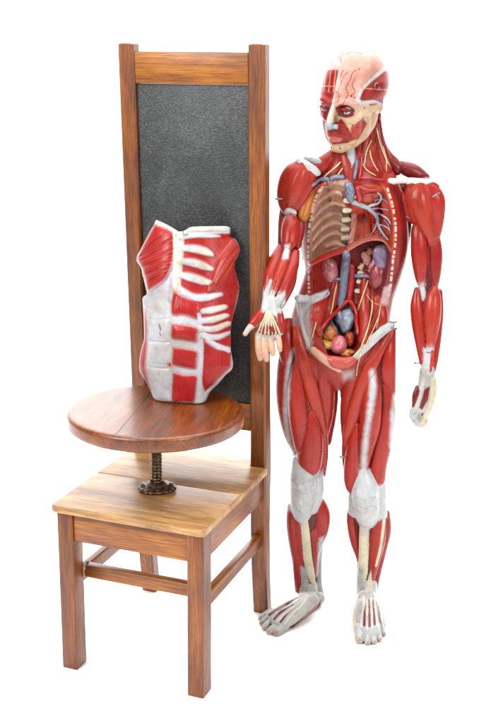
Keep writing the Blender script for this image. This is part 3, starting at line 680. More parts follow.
# ribs of the brown pleura wall
for i in range(8):
    y0 = 186+i*10.2
    pts = [(344, y0+1-2, 1.9), (336, y0-3.5, 2.1), (327, y0-1, 2.2), (319, y0+5, 2.1), (312.5, y0+13, 1.6)]
    pts = [p for p in pts if p[1] < 252 and p[1] > 180 and (p[0] > 314 or p[1] > 205)]
    if len(pts) > 2: M('rib', dr(pts, -1.5), (206, 164, 138), q=1, k=.004, fib=0)
# lung-root side, muscle bundles
for p in ([(360, 196, 4), (361, 216, 5), (362, 238, 5)], [(370, 205, 5), (374, 220, 6), (378, 234, 5)], [(384, 198, 5), (388, 214, 5), (390, 232, 5)]):
    M('cavlung', dr(p, -4), ORED, q=.8, k=.003)
# spine: vertebral bodies and discs, then the pink gullet beside it
M('spine', dr([(347.5, 194, 5), (346, 215, 5), (345, 240, 5)], -4), (120, 96, 92), q=1, fib=0)
for x, y in ((347.8, 200.5), (346.8, 210.2), (345.8, 220), (345, 229.3), (345.4, 238)):
    d = drape(x, y, 120)
    M('vert', [(x-2.2, y+.3, d+7, 2.7), (x+2.4, y-.3, d+7, 2.7)], (232, 222, 190), q=1, k=.0006, fib=0)
M('gullet', dr([(354.5, 196, 3.2), (354, 220, 3.2), (351, 244, 3.0)], 5), (226, 150, 134), q=.9, fib=0)
# diaphragm: thin shelf springing from the back wall
def shelf(pts, col, r=1.5):
    M('shelf', [(x, y, 2, r) for x, y in pts], col, q=9, k=.002, fib=0)
shelf([(310, 264), (318, 259.5), (327, 255.5), (337, 252), (347, 249)], (188, 40, 34))
shelf([(347, 249), (355, 244), (364, 239.8), (373, 238), (382, 239.5), (388, 246), (391, 256), (391.5, 266)], (214, 120, 108))
# back wall muscles of the belly (psoas, iliacus) and lumbar spine
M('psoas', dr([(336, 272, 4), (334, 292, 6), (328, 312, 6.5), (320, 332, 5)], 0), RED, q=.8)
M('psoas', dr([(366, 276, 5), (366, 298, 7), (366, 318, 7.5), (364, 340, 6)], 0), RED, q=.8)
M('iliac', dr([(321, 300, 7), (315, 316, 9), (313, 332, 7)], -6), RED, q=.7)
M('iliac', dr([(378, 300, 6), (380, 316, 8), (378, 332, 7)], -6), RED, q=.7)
for x, y in ((360.5, 273), (359.3, 281.5), (357.3, 291)):
    d = drape(x, y, 120); M('vert', [(x-1, y, d+4, 2.6), (x+1, y, d+4, 2.6)], (226, 222, 205), q=1, k=.0006, fib=0)
# rim of the opening, pelvic brim and groin bars
M('bar', [(x, y, drape(x, y, 140)-2, r) for x, y, r in ((299, 301, 3.2), (301.5, 313, 3.4), (304, 325, 3.5), (307, 337, 3.4), (310.5, 348, 3.0))], (208, 208, 206), q=.6, k=.004, fib=0)
M('bar', [(298, 298, 34, 4), (308, 299, 26, 3.0), (318, 296, 12, 2.6), (327, 293, -6, 3.0)], WHT, q=.9, k=.008, fib=0)
M('bar', [(355, 358, 70, 3.2), (366, 347, 68, 4.2), (378, 335, 58, 4.6), (391, 325, 36, 4.2)], (208, 208, 206), q=.45, k=.004, fib=0)
M('pubis', [(326, 359, 66, 4), (335, 362, 72, 6), (345, 363, 72, 6.2), (354, 359, 68, 3.5)], (214, 96, 84), q=.8, fib=0)
M('pubis', [(313, 350, 64, 3.6), (321, 357, 68, 4.2), (330, 364, 70, 4), (339, 370, 64, 3.0)], (230, 176, 150), q=.8, fib=0)
M('groin', [(350, 372, 30, 5), (346, 378, 22, 4)], RED2, q=1)
sculpt(PR[n_done:])
G[:, :, GS[2] < 0.0008] = np.maximum(G[:, :, GS[2] < 0.0008], .0008-GS[2][GS[2] < .0008][None, None, :].astype(np.float32))

def surface_nets(G):
    ins = G < 0
    c = ins[:-1].astype(np.uint8)+ins[1:]; c = c[:, :-1]+c[:, 1:]; c = c[:, :, :-1]+c[:, :, 1:]
    act = np.argwhere((c > 0) & (c < 8)); del c
    ids = np.full([s-1 for s in G.shape], -1, np.int32); ids[act[:, 0], act[:, 1], act[:, 2]] = np.arange(len(act))
    cor = [(i, j, k) for i in (0, 1) for j in (0, 1) for k in (0, 1)]
    vals = np.stack([G[act[:, 0]+i, act[:, 1]+j, act[:, 2]+k] for i, j, k in cor], 1)
    acc = np.zeros((len(act), 3)); cnt = np.zeros(len(act))
    for e0 in range(8):
        for ax in range(3):
            if cor[e0][ax]: continue
            e1 = e0+(4, 2, 1)[ax]; v0, v1 = vals[:, e0], vals[:, e1]
            m = (v0 < 0) != (v1 < 0); t = np.where(m, v0/(v0-v1+1e-20), 0)
            p = np.tile(np.array(cor[e0], float), (len(act), 1)); p[:, ax] += t
            acc += p*m[:, None]; cnt += m
    V = act+acc/cnt[:, None]
    Fs = []
    for ax in range(3):
        a0 = [slice(None)]*3; a1 = [slice(None)]*3; a0[ax] = slice(0, -1); a1[ax] = slice(1, None)
        i0, i1 = ins[tuple(a0)], ins[tuple(a1)]
        for flip in (0, 1):
            e = np.argwhere((i0 & ~i1) if not flip else (~i0 & i1))
            o1, o2 = [(1, 2), (2, 0), (0, 1)][ax]
            e = e[(e[:, o1] > 0) & (e[:, o2] > 0)]
            e = e[(e[:, o1] < G.shape[o1]-1) & (e[:, o2] < G.shape[o2]-1)]
            def cell(d1, d2):
                q = e.copy(); q[:, o1] -= d1; q[:, o2] -= d2; return ids[q[:, 0], q[:, 1], q[:, 2]]
            quad = np.stack([cell(1, 1), cell(0, 1), cell(0, 0), cell(1, 0)], 1)
            Fs.append(quad if not flip else quad[:, ::-1])
    F = np.vstack(Fs); F = F[(F >= 0).all(1)]
    return V*VOX+lo, F
LV, LF = surface_nets(G)
# keep the largest connected piece count small: drop stray islands by union of faces
def vnormals(V, F):
    n = np.cross(V[F[:, 2]]-V[F[:, 0]], V[F[:, 3]]-V[F[:, 1]]); vn = np.zeros_like(V)
    for k in range(4):
        for ax in range(3): vn[:, ax] += np.bincount(F[:, k], n[:, ax], len(V))
    return vn/(np.linalg.norm(vn, axis=1)[:, None]+1e-12)
def smooth_once(V, F, f=.5):
    s = np.zeros_like(V); c = np.zeros(len(V))
    for k in range(4):
        a_, b_ = F[:, k], F[:, (k+1) % 4]
        for ax in range(3): s[:, ax] += np.bincount(a_, V[b_, ax], len(V))+np.bincount(b_, V[a_, ax], len(V))
        c += np.bincount(a_, None, len(V))+np.bincount(b_, None, len(V))
    return V*(1-f)+f*s/np.maximum(c, 1)[:, None]
LV = smooth_once(LV, LF, .4)
NV = vnormals(LV, LF)
# ------------------------------------------------------------------ base colour: which belly does each surface point belong to
nv = len(LV); best = np.full(nv, 9.0); own = np.zeros(nv, np.int32); tt = np.zeros(nv); ss = np.zeros(nv); along = np.zeros(nv)
PX = proj(to_world(LV))
order = np.argsort(LV[:, 2]); zs = LV[order, 2]
for pi, pr in enumerate(PR):
    l, h = bounds(pr); l = l-.006; h = h+.006
    cand = order[np.searchsorted(zs, l[2]):np.searchsorted(zs, h[2])]
    v = LV[cand]; cand = cand[np.all((v >= l) & (v <= h), 1)]
    if not len(cand): continue
    P = LV[cand].T
    if pr['kind'] == 'ell':
        d = np.abs(ev_ell(P, pr)); t = np.zeros(len(d)); s_ = t; al = t
    else:
        A = pr['A']; d = np.full(len(cand), 9.0); t = np.zeros(len(cand)); s_ = t.copy(); al = t.copy(); L0 = 0
        seglen = np.linalg.norm(np.diff(A[:, :3], axis=0), axis=1); Lt = seglen.sum()
        for i, (a_, b_) in enumerate(zip(A, A[1:])):
            dd, hh, x, z, ba = ev_chain_seg(P, a_, b_, pr['q'])
            m = dd < d
            d = np.where(m, dd, d); t = np.where(m, (L0+hh*seglen[i])/Lt, t); al = np.where(m, L0+hh*seglen[i], al)
            nrm = math.hypot(ba[0], ba[2])+1e-9
            s_ = np.where(m, (x*ba[2]-z*ba[0])/nrm, s_); L0 += seglen[i]
        d = np.abs(d)
    m = d < best[cand]
    c2 = cand[m]; best[c2] = d[m]; own[c2] = pi; tt[c2] = t[m]; ss[c2] = s_[m]; along[c2] = al[m]
ss += own*.11; along += own*.37
nb_ = [(LF[:, k], LF[:, (k+1) % 4]) for k in range(4)]
cnt_ = sum(np.bincount(a_, None, nv)+np.bincount(b_, None, nv) for a_, b_ in nb_)
for _ in range(8):
    for arr in (ss, along):
        sm_ = sum(np.bincount(a_, arr[b_], nv)+np.bincount(b_, arr[a_], nv) for a_, b_ in nb_)/np.maximum(cnt_, 1); arr[:] = .4*arr+.6*sm_
col = np.array([p['col'] for p in PR])[own]
tags = np.array([p['tag'] for p in PR])[own]
fibm = np.array([p['fib'] for p in PR])[own].astype(float)
w0 = np.array([p['w0'] for p in PR])[own]; w1 = np.array([p['w1'] for p in PR])[own]; wc = np.array([p['wcol'] for p in PR])[own]
jit = .035*(np.sin(ss*1500+own*3.1)+np.sin(ss*2600+own)); tt = tt+jit
al_ = np.where(w0 > 0, np.clip((w0-tt)/.05+.5, 0, 1), 0); al_ = np.maximum(al_, np.where(w1 > 0, np.clip((tt-(1-w1))/.05+.5, 0, 1), 0))
col = col*(1-al_[:, None])+wc*al_[:, None]; fibm *= (1-al_)
vd = CAM-to_world(LV); vd /= np.linalg.norm(vd, axis=1)[:, None]
NW = NV[:, :1]*FU+NV[:, 1:2]*FN+NV[:, 2:3]*FZ
FACING = (NW*vd).sum(1)
# ------------------------------------------------------------------ painting (enamel colours laid on in the figure's front drawing)
def sel(names): 
    return np.isin(tags, names.split()) if names else np.ones(nv, bool)
def seg_dist(P, A, B):
    d = B-A; h = np.clip(((P-A)@d)/(d@d+1e-9), 0, 1); return np.linalg.norm(P-A-h[:, None]*d, axis=1), h
def apply(m, a, c, fib=None):
    c = lin(c); col[m] = col[m]*(1-a[:, None])+c*a[:, None]
    if fib is not None: fibm[m] = fibm[m]*(1-a)+fib*a
def poly(pts, c, soft=1.0, names='', fib=None, face=0.0, alpha=1.0):
    Q = np.array(pts, float); mk = sel(names) & (FACING > face) & np.all((PX > Q.min(0)-soft-1) & (PX < Q.max(0)+soft+1), 1)
    m = np.where(mk)[0]
    if not len(m): return
    P = PX[m]; d = np.full(len(m), 1e9); ins = np.zeros(len(m), bool)
    for A, B in zip(Q, np.roll(Q, -1, 0)):
        d = np.minimum(d, seg_dist(P, A, B)[0])
        cr = ((A[1] > P[:, 1]) != (B[1] > P[:, 1])); x = (B[0]-A[0])*(P[:, 1]-A[1])/(B[1]-A[1]+1e-12)+A[0]; ins ^= cr & (P[:, 0] < x)
    sd = np.where(ins, d, -d)
    if nv == len(ss) and soft >= 2 and fib == 0: sd = sd+soft*.3*(np.sin(ss[m]*1700)+np.sin(ss[m]*2900+1))
    apply(m, alpha*np.clip(sd/soft+.5, 0, 1), c, fib)
def stroke(pts, wd, c, soft=.6, names='', fib=0, face=0.0, alpha=1.0, dash=None):
    Q = catmull([(x, y) for x, y, *_ in pts], 8); W = np.full(len(Q), wd) if np.isscalar(wd) else np.interp(np.linspace(0, 1, len(Q)), np.linspace(0, 1, len(wd)), wd)
    mx = W.max()+soft+1; mk = sel(names) & (FACING > face) & np.all((PX > Q.min(0)-mx) & (PX < Q.max(0)+mx), 1)
    m = np.where(mk)[0]
    if not len(m): return
    P = PX[m]; sd = np.full(len(m), -1e9); L = 0; ph = np.zeros(len(m))
    for A, B, wa, wb in zip(Q, Q[1:], W, W[1:]):
        d, h = seg_dist(P, A, B); v = (wa+(wb-wa)*h)-d; ln = np.linalg.norm(B-A); u = v > sd; sd[u] = v[u]; ph[u] = L+h[u]*ln; L += ln
    if nv == len(ss) and soft >= 2: sd = sd+soft*.07*(np.sin(along[m]*210+2*np.sin(along[m]*83))+np.sin(ss[m]*1900+along[m]*60))
    a_ = np.clip(sd/soft+.5, 0, 1)
    if dash: a_ = a_*(((ph+1.1*np.sin(ph*.37)) % dash[0]) < dash[1]+.5*np.sin(ph*.9))
    apply(m, alpha*a_, c, fib)

TR = 'trunk'
# ---- thighs
stroke([(293, 350), (288.5, 370), (287, 392), (286, 415), (288, 440), (292, 460)], [1.2, 2.2, 2.6, 2.4, 2.2, 4], WHT, 4, 'legA')
poly([(288, 452), (297, 455), (298, 470), (309, 480), (322, 470), (326, 490), (318, 500), (307, 509), (306, 513), (303, 528), (299, 520), (297, 512), (286, 510), (286, 480)], WHT, 2.4, 'legA', fib=0)
stroke([(372, 372), (373, 386), (371, 404), (367, 430), (364, 455), (363, 478)], [2.5, 3.2, 3.0, 2.6, 2.8, 4], WHT, 4.2, 'legB')
stroke([(396, 396), (394.5, 412), (393.5, 430), (391, 446)], [3, 4, 3.4, 2], WHT, 3.5, 'legB')
poly([(362, 476), (372, 476), (374, 487), (386, 484), (388, 500), (386, 517), (375, 523), (368, 526), (364, 538), (360, 526), (352, 512), (349, 498), (358, 494)], WHT, 2.4, 'legB', fib=0)
poly([(342, 372), (354, 371), (352, 378), (344, 380)], GRY, 5, 'legB groin trunk', fib=0, alpha=.8)
# knee capillaries
for q in ([(291, 479), (297, 484), (303, 483), (312, 480), (320, 476)], [(297, 484), (300, 492), (306, 494), (312, 491)], [(303, 483), (306, 489), (309, 498)], [(292, 488), (297, 491), (300, 500)],
          [(352, 500), (358, 497), (364, 500), (372, 497), (380, 499)], [(358, 505), (365, 509), (372, 506), (378, 509)], [(364, 500), (367, 507), (366, 514)]):
    stroke(q, .2, (120, 104, 112), .5, 'legA legB knee', alpha=.6)
# ---- lower legs
poly([(300, 566), (306, 568), (310, 588), (307, 596), (300, 592)], GRY, 2.2, 'legA', fib=0)
poly([(319, 538), (324, 536), (322, 560), (321, 590), (316, 590), (317, 565)], GRY, 2.2, 'legA', fib=0)
poly([(357, 566), (363, 566), (362, 592), (354, 592)], GRY, 2.2, 'legB', fib=0)
poly([(368, 578), (371, 570), (373, 590), (366, 592)], CREAM, 1, 'legB', fib=0)
stroke([(384, 520), (381, 545), (376, 566)], [1.4, 1.4, 1.0], CREAM, .8, 'legB')
# ---- feet
for q in ([(291, 602.3), (281, 607), (269, 615)], [(293, 604.5), (284, 609.5), (274, 619)], [(295, 607), (288, 612), (280.5, 622)], [(299, 609.5), (293, 614), (288, 620)]):
    stroke(q, [.8, 1.35, 1.1], (126, 40, 44), .9, 'legA')
poly([(300, 604), (310, 600), (312, 608), (296, 620), (288, 626), (286, 622)], (214, 210, 190), 3, 'legA', fib=0, alpha=.6)
poly([(300, 619), (308, 612), (319, 603), (321, 600), (320, 606), (306, 615), (298, 621)], DRED, .8, 'legA')
for q in ([(364.9, 600), (364.2, 625)], [(369, 600), (369.6, 626)], [(372.8, 600), (374.6, 624)], [(376.2, 602), (379.3, 621)]):
    stroke(q, [.9, 1.4], (126, 40, 44), .9, 'legB')
for x, y, r in ((275.5, 633, 1.8), (267.6, 632.6, 1.4), (263.2, 628.6, 1.2), (260.7, 623.8, 1.1), (259.9, 618.6, 1.0)):
    stroke([(x, y), (x+1.6, y-1)], r, (206, 160, 140), .8, 'toeA')
for x, y, r in ((359, 641, 2), (367.5, 643.5, 1.5), (374.2, 643, 1.4), (379.8, 640.5, 1.3), (384, 635.4, 1.2)):
    stroke([(x, y), (x+.3, y-1.2)], r, (206, 160, 140), .8, 'toeB')
# ---- trunk interior
poly([(336, 176), (326, 181), (319, 189), (313, 206), (309.5, 228), (308, 262), (318, 259), (332, 253), (346, 249), (344, 240), (342.5, 215), (347, 188), (349, 180)], (176, 126, 104), 1.2, TR+' neck', fib=0)
poly([(352, 186), (372, 184), (389, 188), (394, 210), (396, 232), (392, 250), (386, 242), (374, 237), (360, 240), (352, 244)], (206, 84, 58), 1.2, TR+' neck', fib=.6)
poly([(352, 247), (364, 241), (374, 239.5), (383, 241), (389, 248), (391, 262), (391, 290), (384, 300), (372, 290), (366, 280)], (128, 44, 50), 1.5, TR, fib=0)
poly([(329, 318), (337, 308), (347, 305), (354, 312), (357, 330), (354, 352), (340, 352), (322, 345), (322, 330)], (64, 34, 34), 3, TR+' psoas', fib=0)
poly([(300, 300), (328, 289), (329, 296), (312, 304), (303, 312)], WHT, 1.5, TR+' iliac', fib=0)
poly([(297, 296), (312, 297), (309, 318), (312, 346), (304, 338), (297, 318)], (212, 212, 212), 4, TR+' iliac', fib=0, alpha=.85)
poly([(286, 322), (296, 316), (300, 332), (296, 346), (287, 350)], (222, 212, 210), 5, TR, fib=0, alpha=.85)
poly([(384, 288), (392, 284), (391, 306), (380, 304)], (224, 186, 184), 2.5, TR+' iliac', fib=0)
# laced rim of the opening
RIM = (238, 224, 206)
stroke([(336, 177), (328, 181.5), (320.5, 188), (313.5, 205), (309.2, 227), (308, 245), (308, 262), (308.5, 276), (309, 292)], 1.15, RIM, .5, dash=(5.2, 3.5), names=TR+' neck shelf')
stroke([(387.5, 189), (392.5, 206), (395.5, 226), (395, 245), (393, 260), (391, 280), (388.5, 300)], 1.15, RIM, .5, dash=(5.6, 3.6), names=TR+' neck shelf')
stroke([(392, 186), (400, 200), (404, 220), (404, 245), (398, 275), (392, 305), (391, 325)], 3.2, DRED, 3, names=TR)
# ---- arms
poly([(284.5, 245), (289.5, 244), (289.5, 252), (288.5, 259), (283, 259), (283.5, 252)], WHT, 2, 'armA', fib=0)
stroke([(270.5, 281), (267, 294), (264.5, 306)], [1.6, 2.6, 3], WHT, 2, 'armA handA')
poly([(262, 301), (268, 299), (273, 304), (279, 296), (285, 291), (285, 303), (281, 313), (262, 312)], WHT, 2, 'armA handA', fib=0)
stroke([(274, 292), (271.5, 302)], .6, CREAM, .5, 'armA')
poly([(262, 318), (268.5, 311.5), (276, 317), (282, 334), (270, 336.5), (255, 335)], (150, 36, 36), 1.6, 'handA', fib=.5)
poly([(254, 335), (256, 333.5), (270, 335.5), (283, 333), (284, 336), (270, 339), (254.5, 338)], GRY, 1, 'handA fingA', fib=0)
stroke([(431, 200), (436, 240)], .4, DRED, .7, 'armB', alpha=.6)
poly([(413.5, 391), (420, 389.5), (418.5, 399), (414, 406), (411.5, 404)], DRED, 1, 'handB fingB')
poly([(424.5, 389), (430, 386), (428, 400), (422, 410), (419, 408), (422, 398)], DRED, 1, 'handB fingB')
stroke([(423, 380), (420.5, 394), (415.5, 408)], 1.5, (216, 218, 216), 1, 'handB')
poly([(423, 348), (433, 348), (429, 374), (424, 374)], WHT, 2, 'armB', fib=0)
stroke([(432.5, 352), (430.5, 371)], [1.8, 1.2], ORED, 1, 'armB')
stroke([(426.5, 352.5), (430, 352.5)], .5, (96, 104, 104), .4, 'armB')
# ---- head
hd = 'head'
LT = (HR.T@(LV-HC).T).T        # head-frame coordinates
hm = tags == 'head'
def hpaint(fn, c, soft, alpha=1.0, fib=None):
    m = np.where(hm)[0]; a_ = alpha*np.clip(fn(LT[m, 0], LT[m, 1], LT[m, 2])/soft+.5, 0, 1); apply(m, a_, c, fib)
CRAN = (210, 154, 136)
hpaint(lambda x, y, z: z-.012+.35*np.maximum(0, -y), CRAN, .03, .95)
poly([(321, 66), (335, 55), (341, 60), (340, 70), (320, 72)], (186, 176, 172), 3, hd, alpha=.8)
poly([(318, 70.5), (338.8, 69.5), (336, 86), (332.5, 101), (331.5, 106), (312, 108), (314, 90)], RED2, 1, hd, fib=1)
stroke([(339.5, 70), (336.5, 88), (333, 102)], [.6, .8, 1.0], (224, 196, 188), 1.6, hd)
for x in (323.5, 328.5, 333.5): stroke([(x+2, 71), (x, 92)], .35, (230, 170, 160), .6, hd)
poly([(312, 103), (332, 104), (329, 118), (325, 124), (338, 122), (341, 118), (347, 126), (352, 134), (360, 142), (356, 147), (346, 143), (334, 145), (328, 146), (322, 146), (318, 125), (312, 115)], RED2, 1, hd, fib=.7)
poly([(335, 108), (340, 104.5), (348, 105), (355, 110), (353, 116), (346, 118), (338, 116)], DRED, 1.2, hd, fib=1)
poly([(350, 128), (363, 118), (367, 124), (358, 140), (352, 136)], ORED, 1, hd, fib=1)
poly([(349, 130), (362, 121)], BONE, .5, hd)
stroke([(333, 105), (330, 114), (328, 122)], [1.3, 1.5, 1.6], (232, 224, 216), .8, hd)
poly([(325, 124), (329, 122.5), (333, 123.5), (338, 125), (337.5, 129), (330, 130), (325.5, 129)], (170, 184, 190), .8, hd, fib=0)
poly([(324, 139), (330, 136.5), (334, 137), (343, 138.5), (340, 142), (332, 142.5), (325.5, 141)], (214, 112, 108), .8, hd, fib=0)
poly([(326, 146), (333, 144.5), (346, 143.5), (352, 141), (361, 138), (366, 139), (356, 148), (345, 153), (330, 153)], BONE, 1, hd, fib=0)
# temporal muscle with its white fascia border
poly([(356, 100), (360, 89), (385, 65), (394, 72), (394, 100), (384, 108), (376, 103), (360, 105)], WHT, 1.5, hd, fib=0)
poly([(359.5, 99), (363, 90), (372, 81), (386, 70), (393, 78), (392, 96), (384, 104), (374, 100), (362, 101)], RED2, 1.4, hd, fib=1)
# seam of the skull cap
mseam = np.where(hm)[0]; zc = LT[mseam, 2]
SEAM_Z = None
stroke([(316, 85.2), (325, 86), (340, 86.5), (356, 87.5), (372, 89), (391, 90)], .42, (214, 168, 120), .4, hd)
# arteries painted on the brow and scalp
for q in ([(337, 103), (339, 97), (338, 91), (341, 84), (344, 76), (348, 72)], [(341, 84), (341, 76), (343, 70)], [(345, 100), (348, 94), (346, 88), (350, 80), (353, 72), (357, 70)], [(350, 96), (355, 92), (352, 85), (355, 78)],
          [(330, 66), (335, 59), (340, 57), (341, 62)], [(346, 54), (354, 52), (362, 54)], [(330, 60), (336, 56), (344, 54)], [(342, 110), (343, 104), (345, 100)]):
    stroke(q, .42, (160, 40, 42), .45, hd)
for x, y in ((359, 69), (351, 96), (354, 97.5), (336, 92), (352, 125), (347, 129), (363, 118), (357, 127), (331, 147.5), (340, 148.5), (364, 108)):
    stroke([(x, y), (x+.5, y+.3)], .7, (74, 40, 38), .5, hd)
# ---- neck
for q in ([(378, 118), (380, 132), (385, 150), (390, 166)], [(373, 124), (370, 140), (364, 156)], [(366, 150), (362, 166), (358, 178)]):
    stroke(q, .8, DRED, .9, 'neck')

body_W = to_world(LV)
# ------------------------------------------------------------------ enamel material
def enamel():
    m, nt, b = new_mat('painted_anatomical_plastic'); L = nt.links.new
    at_ = N(nt, 'ShaderNodeAttribute', attribute_name='paint'); fb = N(nt, 'ShaderNodeAttribute', attribute_name='fibre')
    sx = N(nt, 'ShaderNodeSeparateXYZ'); L(fb.outputs['Vector'], sx.inputs[0])
    cx = N(nt, 'ShaderNodeCombineXYZ')
    m1 = N(nt, 'ShaderNodeMath', operation='MULTIPLY'); m1.inputs[1].default_value = 9; L(sx.outputs[0], m1.inputs[0])
    m2 = N(nt, 'ShaderNodeMath', operation='MULTIPLY'); m2.inputs[1].default_value = 230; L(sx.outputs[1], m2.inputs[0])
    L(m1.outputs[0], cx.inputs[0]); L(m2.outputs[0], cx.inputs[1])
    n1 = N(nt, 'ShaderNodeTexNoise'); n1.inputs['Scale'].default_value = 1; n1.inputs['Detail'].default_value = 4; n1.inputs['Distortion'].default_value = .3
    L(cx.outputs[0], n1.inputs['Vector'])
    tc = N(nt, 'ShaderNodeTexCoord'); n2 = N(nt, 'ShaderNodeTexNoise'); n2.inputs['Scale'].default_value = 38; n2.inputs['Detail'].default_value = 5
    L(tc.outputs['Object'], n2.inputs['Vector'])
    v = N(nt, 'ShaderNodeMapRange'); v.inputs[1].default_value = .3; v.inputs[2].default_value = .7; v.inputs[3].default_value = .84; v.inputs[4].default_value = 1.10; L(n1.outputs['Fac'], v.inputs[0])
    v2 = N(nt, 'ShaderNodeMapRange'); v2.inputs[1].default_value = .3; v2.inputs[2].default_value = .7; v2.inputs[3].default_value = .90; v2.inputs[4].default_value = 1.06; L(n2.outputs['Fac'], v2.inputs[0])
    mxf = N(nt, 'ShaderNodeMix', data_type='FLOAT'); L(sx.outputs[2], mxf.inputs[0]); mxf.inputs[2].default_value = 1; L(v.outputs[0], mxf.inputs[3])
    mm = N(nt, 'ShaderNodeMath', operation='MULTIPLY'); L(mxf.outputs[0], mm.inputs[0]); L(v2.outputs[0], mm.inputs[1])
    n3 = N(nt, 'ShaderNodeTexNoise'); n3.inputs['Scale'].default_value = 120; n3.inputs['Detail'].default_value = 3; L(tc.outputs['Object'], n3.inputs['Vector'])
    dr_ = ramp(nt, [(.66, (255, 255, 255)), (.72, (150, 128, 112))], n3.outputs['Fac'])
    n4 = N(nt, 'ShaderNodeTexNoise'); n4.inputs['Scale'].default_value = 11; n4.inputs['Detail'].default_value = 6; n4.inputs['Roughness'].default_value = .7; L(tc.outputs['Object'], n4.inputs['Vector'])
    gr_ = ramp(nt, [(.36, (214, 198, 176)), (.52, (255, 255, 255))], n4.outputs['Fac'])
    mxd = N(nt, 'ShaderNodeMix', data_type='RGBA', blend_type='MULTIPLY'); mxd.inputs[0].default_value = .55; L(at_.outputs['Color'], mxd.inputs[6]); L(dr_.outputs[0], mxd.inputs[7])
    mxe = N(nt, 'ShaderNodeMix', data_type='RGBA', blend_type='MULTIPLY'); mxe.inputs[0].default_value = .6; L(mxd.outputs[2], mxe.inputs[6]); L(gr_.outputs[0], mxe.inputs[7])
    sc = N(nt, 'ShaderNodeVectorMath', operation='SCALE'); L(mxe.outputs[2], sc.inputs[0]); L(mm.outputs[0], sc.inputs['Scale'])
    L(dim(nt, sc.outputs[0]), b.inputs['Base Color'])
    hb = N(nt, 'ShaderNodeMath', operation='MULTIPLY'); L(n1.outputs['Fac'], hb.inputs[0]); L(sx.outputs[2], hb.inputs[1])
    h2 = N(nt, 'ShaderNodeMath', operation='MULTIPLY_ADD'); h2.inputs[1].default_value = .25; L(n2.outputs['Fac'], h2.inputs[0]); L(hb.outputs[0], h2.inputs[2])
    bp = N(nt, 'ShaderNodeBump'); bp.inputs['Strength'].default_value = .5; bp.inputs['Distance'].default_value = .0012
    L(h2.outputs[0], bp.inputs['Height']); L(bp.outputs[0], b.inputs['Normal'])
    rr = N(nt, 'ShaderNodeMapRange'); rr.inputs[3].default_value = .20; rr.inputs[4].default_value = .40; L(n2.outputs['Fac'], rr.inputs[0]); L(rr.outputs[0], b.inputs['Roughness'])
    b.inputs['Specular IOR Level'].default_value = .34
    return m
ENAMEL = enamel()
model = empty('anatomical_model', FO)
tag(model, 'standing red and white anatomical figure with open chest and belly beside the chair', 'anatomical model')
LF = LF[:, ::-1].copy()
me = mesh_np('body', body_W, LF)
add_attr(me, 'paint', np.clip(col, 0, 1), 'FLOAT_COLOR')
add_attr(me, 'fibre', np.stack([along, ss, fibm], 1), 'FLOAT_VECTOR')
body = link('body', me, ENAMEL, model)
bvh = BVHTree.FromPolygons([tuple(v) for v in body_W], [tuple(f) for f in LF.tolist()])

# ------------------------------------------------------------------ pieces set into the figure
def cm(name, c, rough=.32, noise=.14, nscale=90, bump=.25): return plain(name, c, rough, 0, noise, nscale, bump, .15)
m_vein, m_art, m_nerve = cm('vein_grey_blue', (122, 128, 148)), cm('artery_red', (186, 34, 32)), cm('nerve_yellow', (238, 208, 146))
m_bone, m_white = cm('ivory_bone', (232, 226, 206)), cm('white_tendon', (226, 228, 230))
m_metal = plain('steel_pin', (150, 150, 150), .3, 1, .1, 80)
def hit(px, py, lift=0.0):
    r = ray(px, py); d = Vector(r).normalized(); h = bvh.ray_cast(Vector(CAM), d)
    if h[0] is None: return None
    return np.array(h[0])+np.array(h[1])*lift
def vessel(name, pts, r, mat, lift=.0, seg=8, parent=None, n=5):
    P = []
    R0 = r if not np.isscalar(r) else [r]*len(pts)
    Q = catmull([list(p[:2])+[rr] for p, rr in zip(pts, R0)], n)
    for x, y, rr in Q:
        h = hit(x, y, rr*.0026*(.55)+lift)
        if h is not None: P.append((*h, rr*.0026))
    if len(P) < 3: return None
    P = np.array(P)
    for _ in range(3): P[1:-1] = .25*P[:-2]+.5*P[1:-1]+.25*P[2:]
    P[0, 3] *= .6; P[-1, 3] *= .5
    return tube_mesh(name, P[:, :3], P[:, 3], seg)
def add_vessels(name, specs, mat, parent=None):
    for s in specs:
        m = vessel(name, *s[:2], mat, *(s[2:]))
        if m: link(name, m, mat, parent or model)
def blob(name, x, y, rx, ry, depth, mat, lift=.0, rot=0, parent=None, lump=.1, seed=0):
    h = hit(x, y); s = .0026
    bm = bmesh.new(); bmesh.ops.create_icosphere(bm, subdivisions=5, radius=1)
    c, s_ = math.cos(rot), math.sin(rot); g = np.random.default_rng(seed); ph = g.uniform(0, 6, 9)
    for v in bm.verts:
        p = v.co.copy(); f = 1+lump*(math.sin(3.1*p.x+ph[0])*math.sin(2.7*p.z+ph[1])+.5*math.sin(6*p.x+ph[2])*math.sin(5*p.z+ph[3]))
        lx, lz, ln = p.x*rx*s*f, p.z*ry*s*f, -p.y*depth*f
        lx, lz = lx*c-lz*s_, lx*s_+lz*c
        v.co = Vector(h+FU*lx+FZ*lz+FN*(ln+lift))
    me = bpy.data.meshes.new(name); bm.to_mesh(me); bm.free()
    return link(name, me, mat, parent or model)
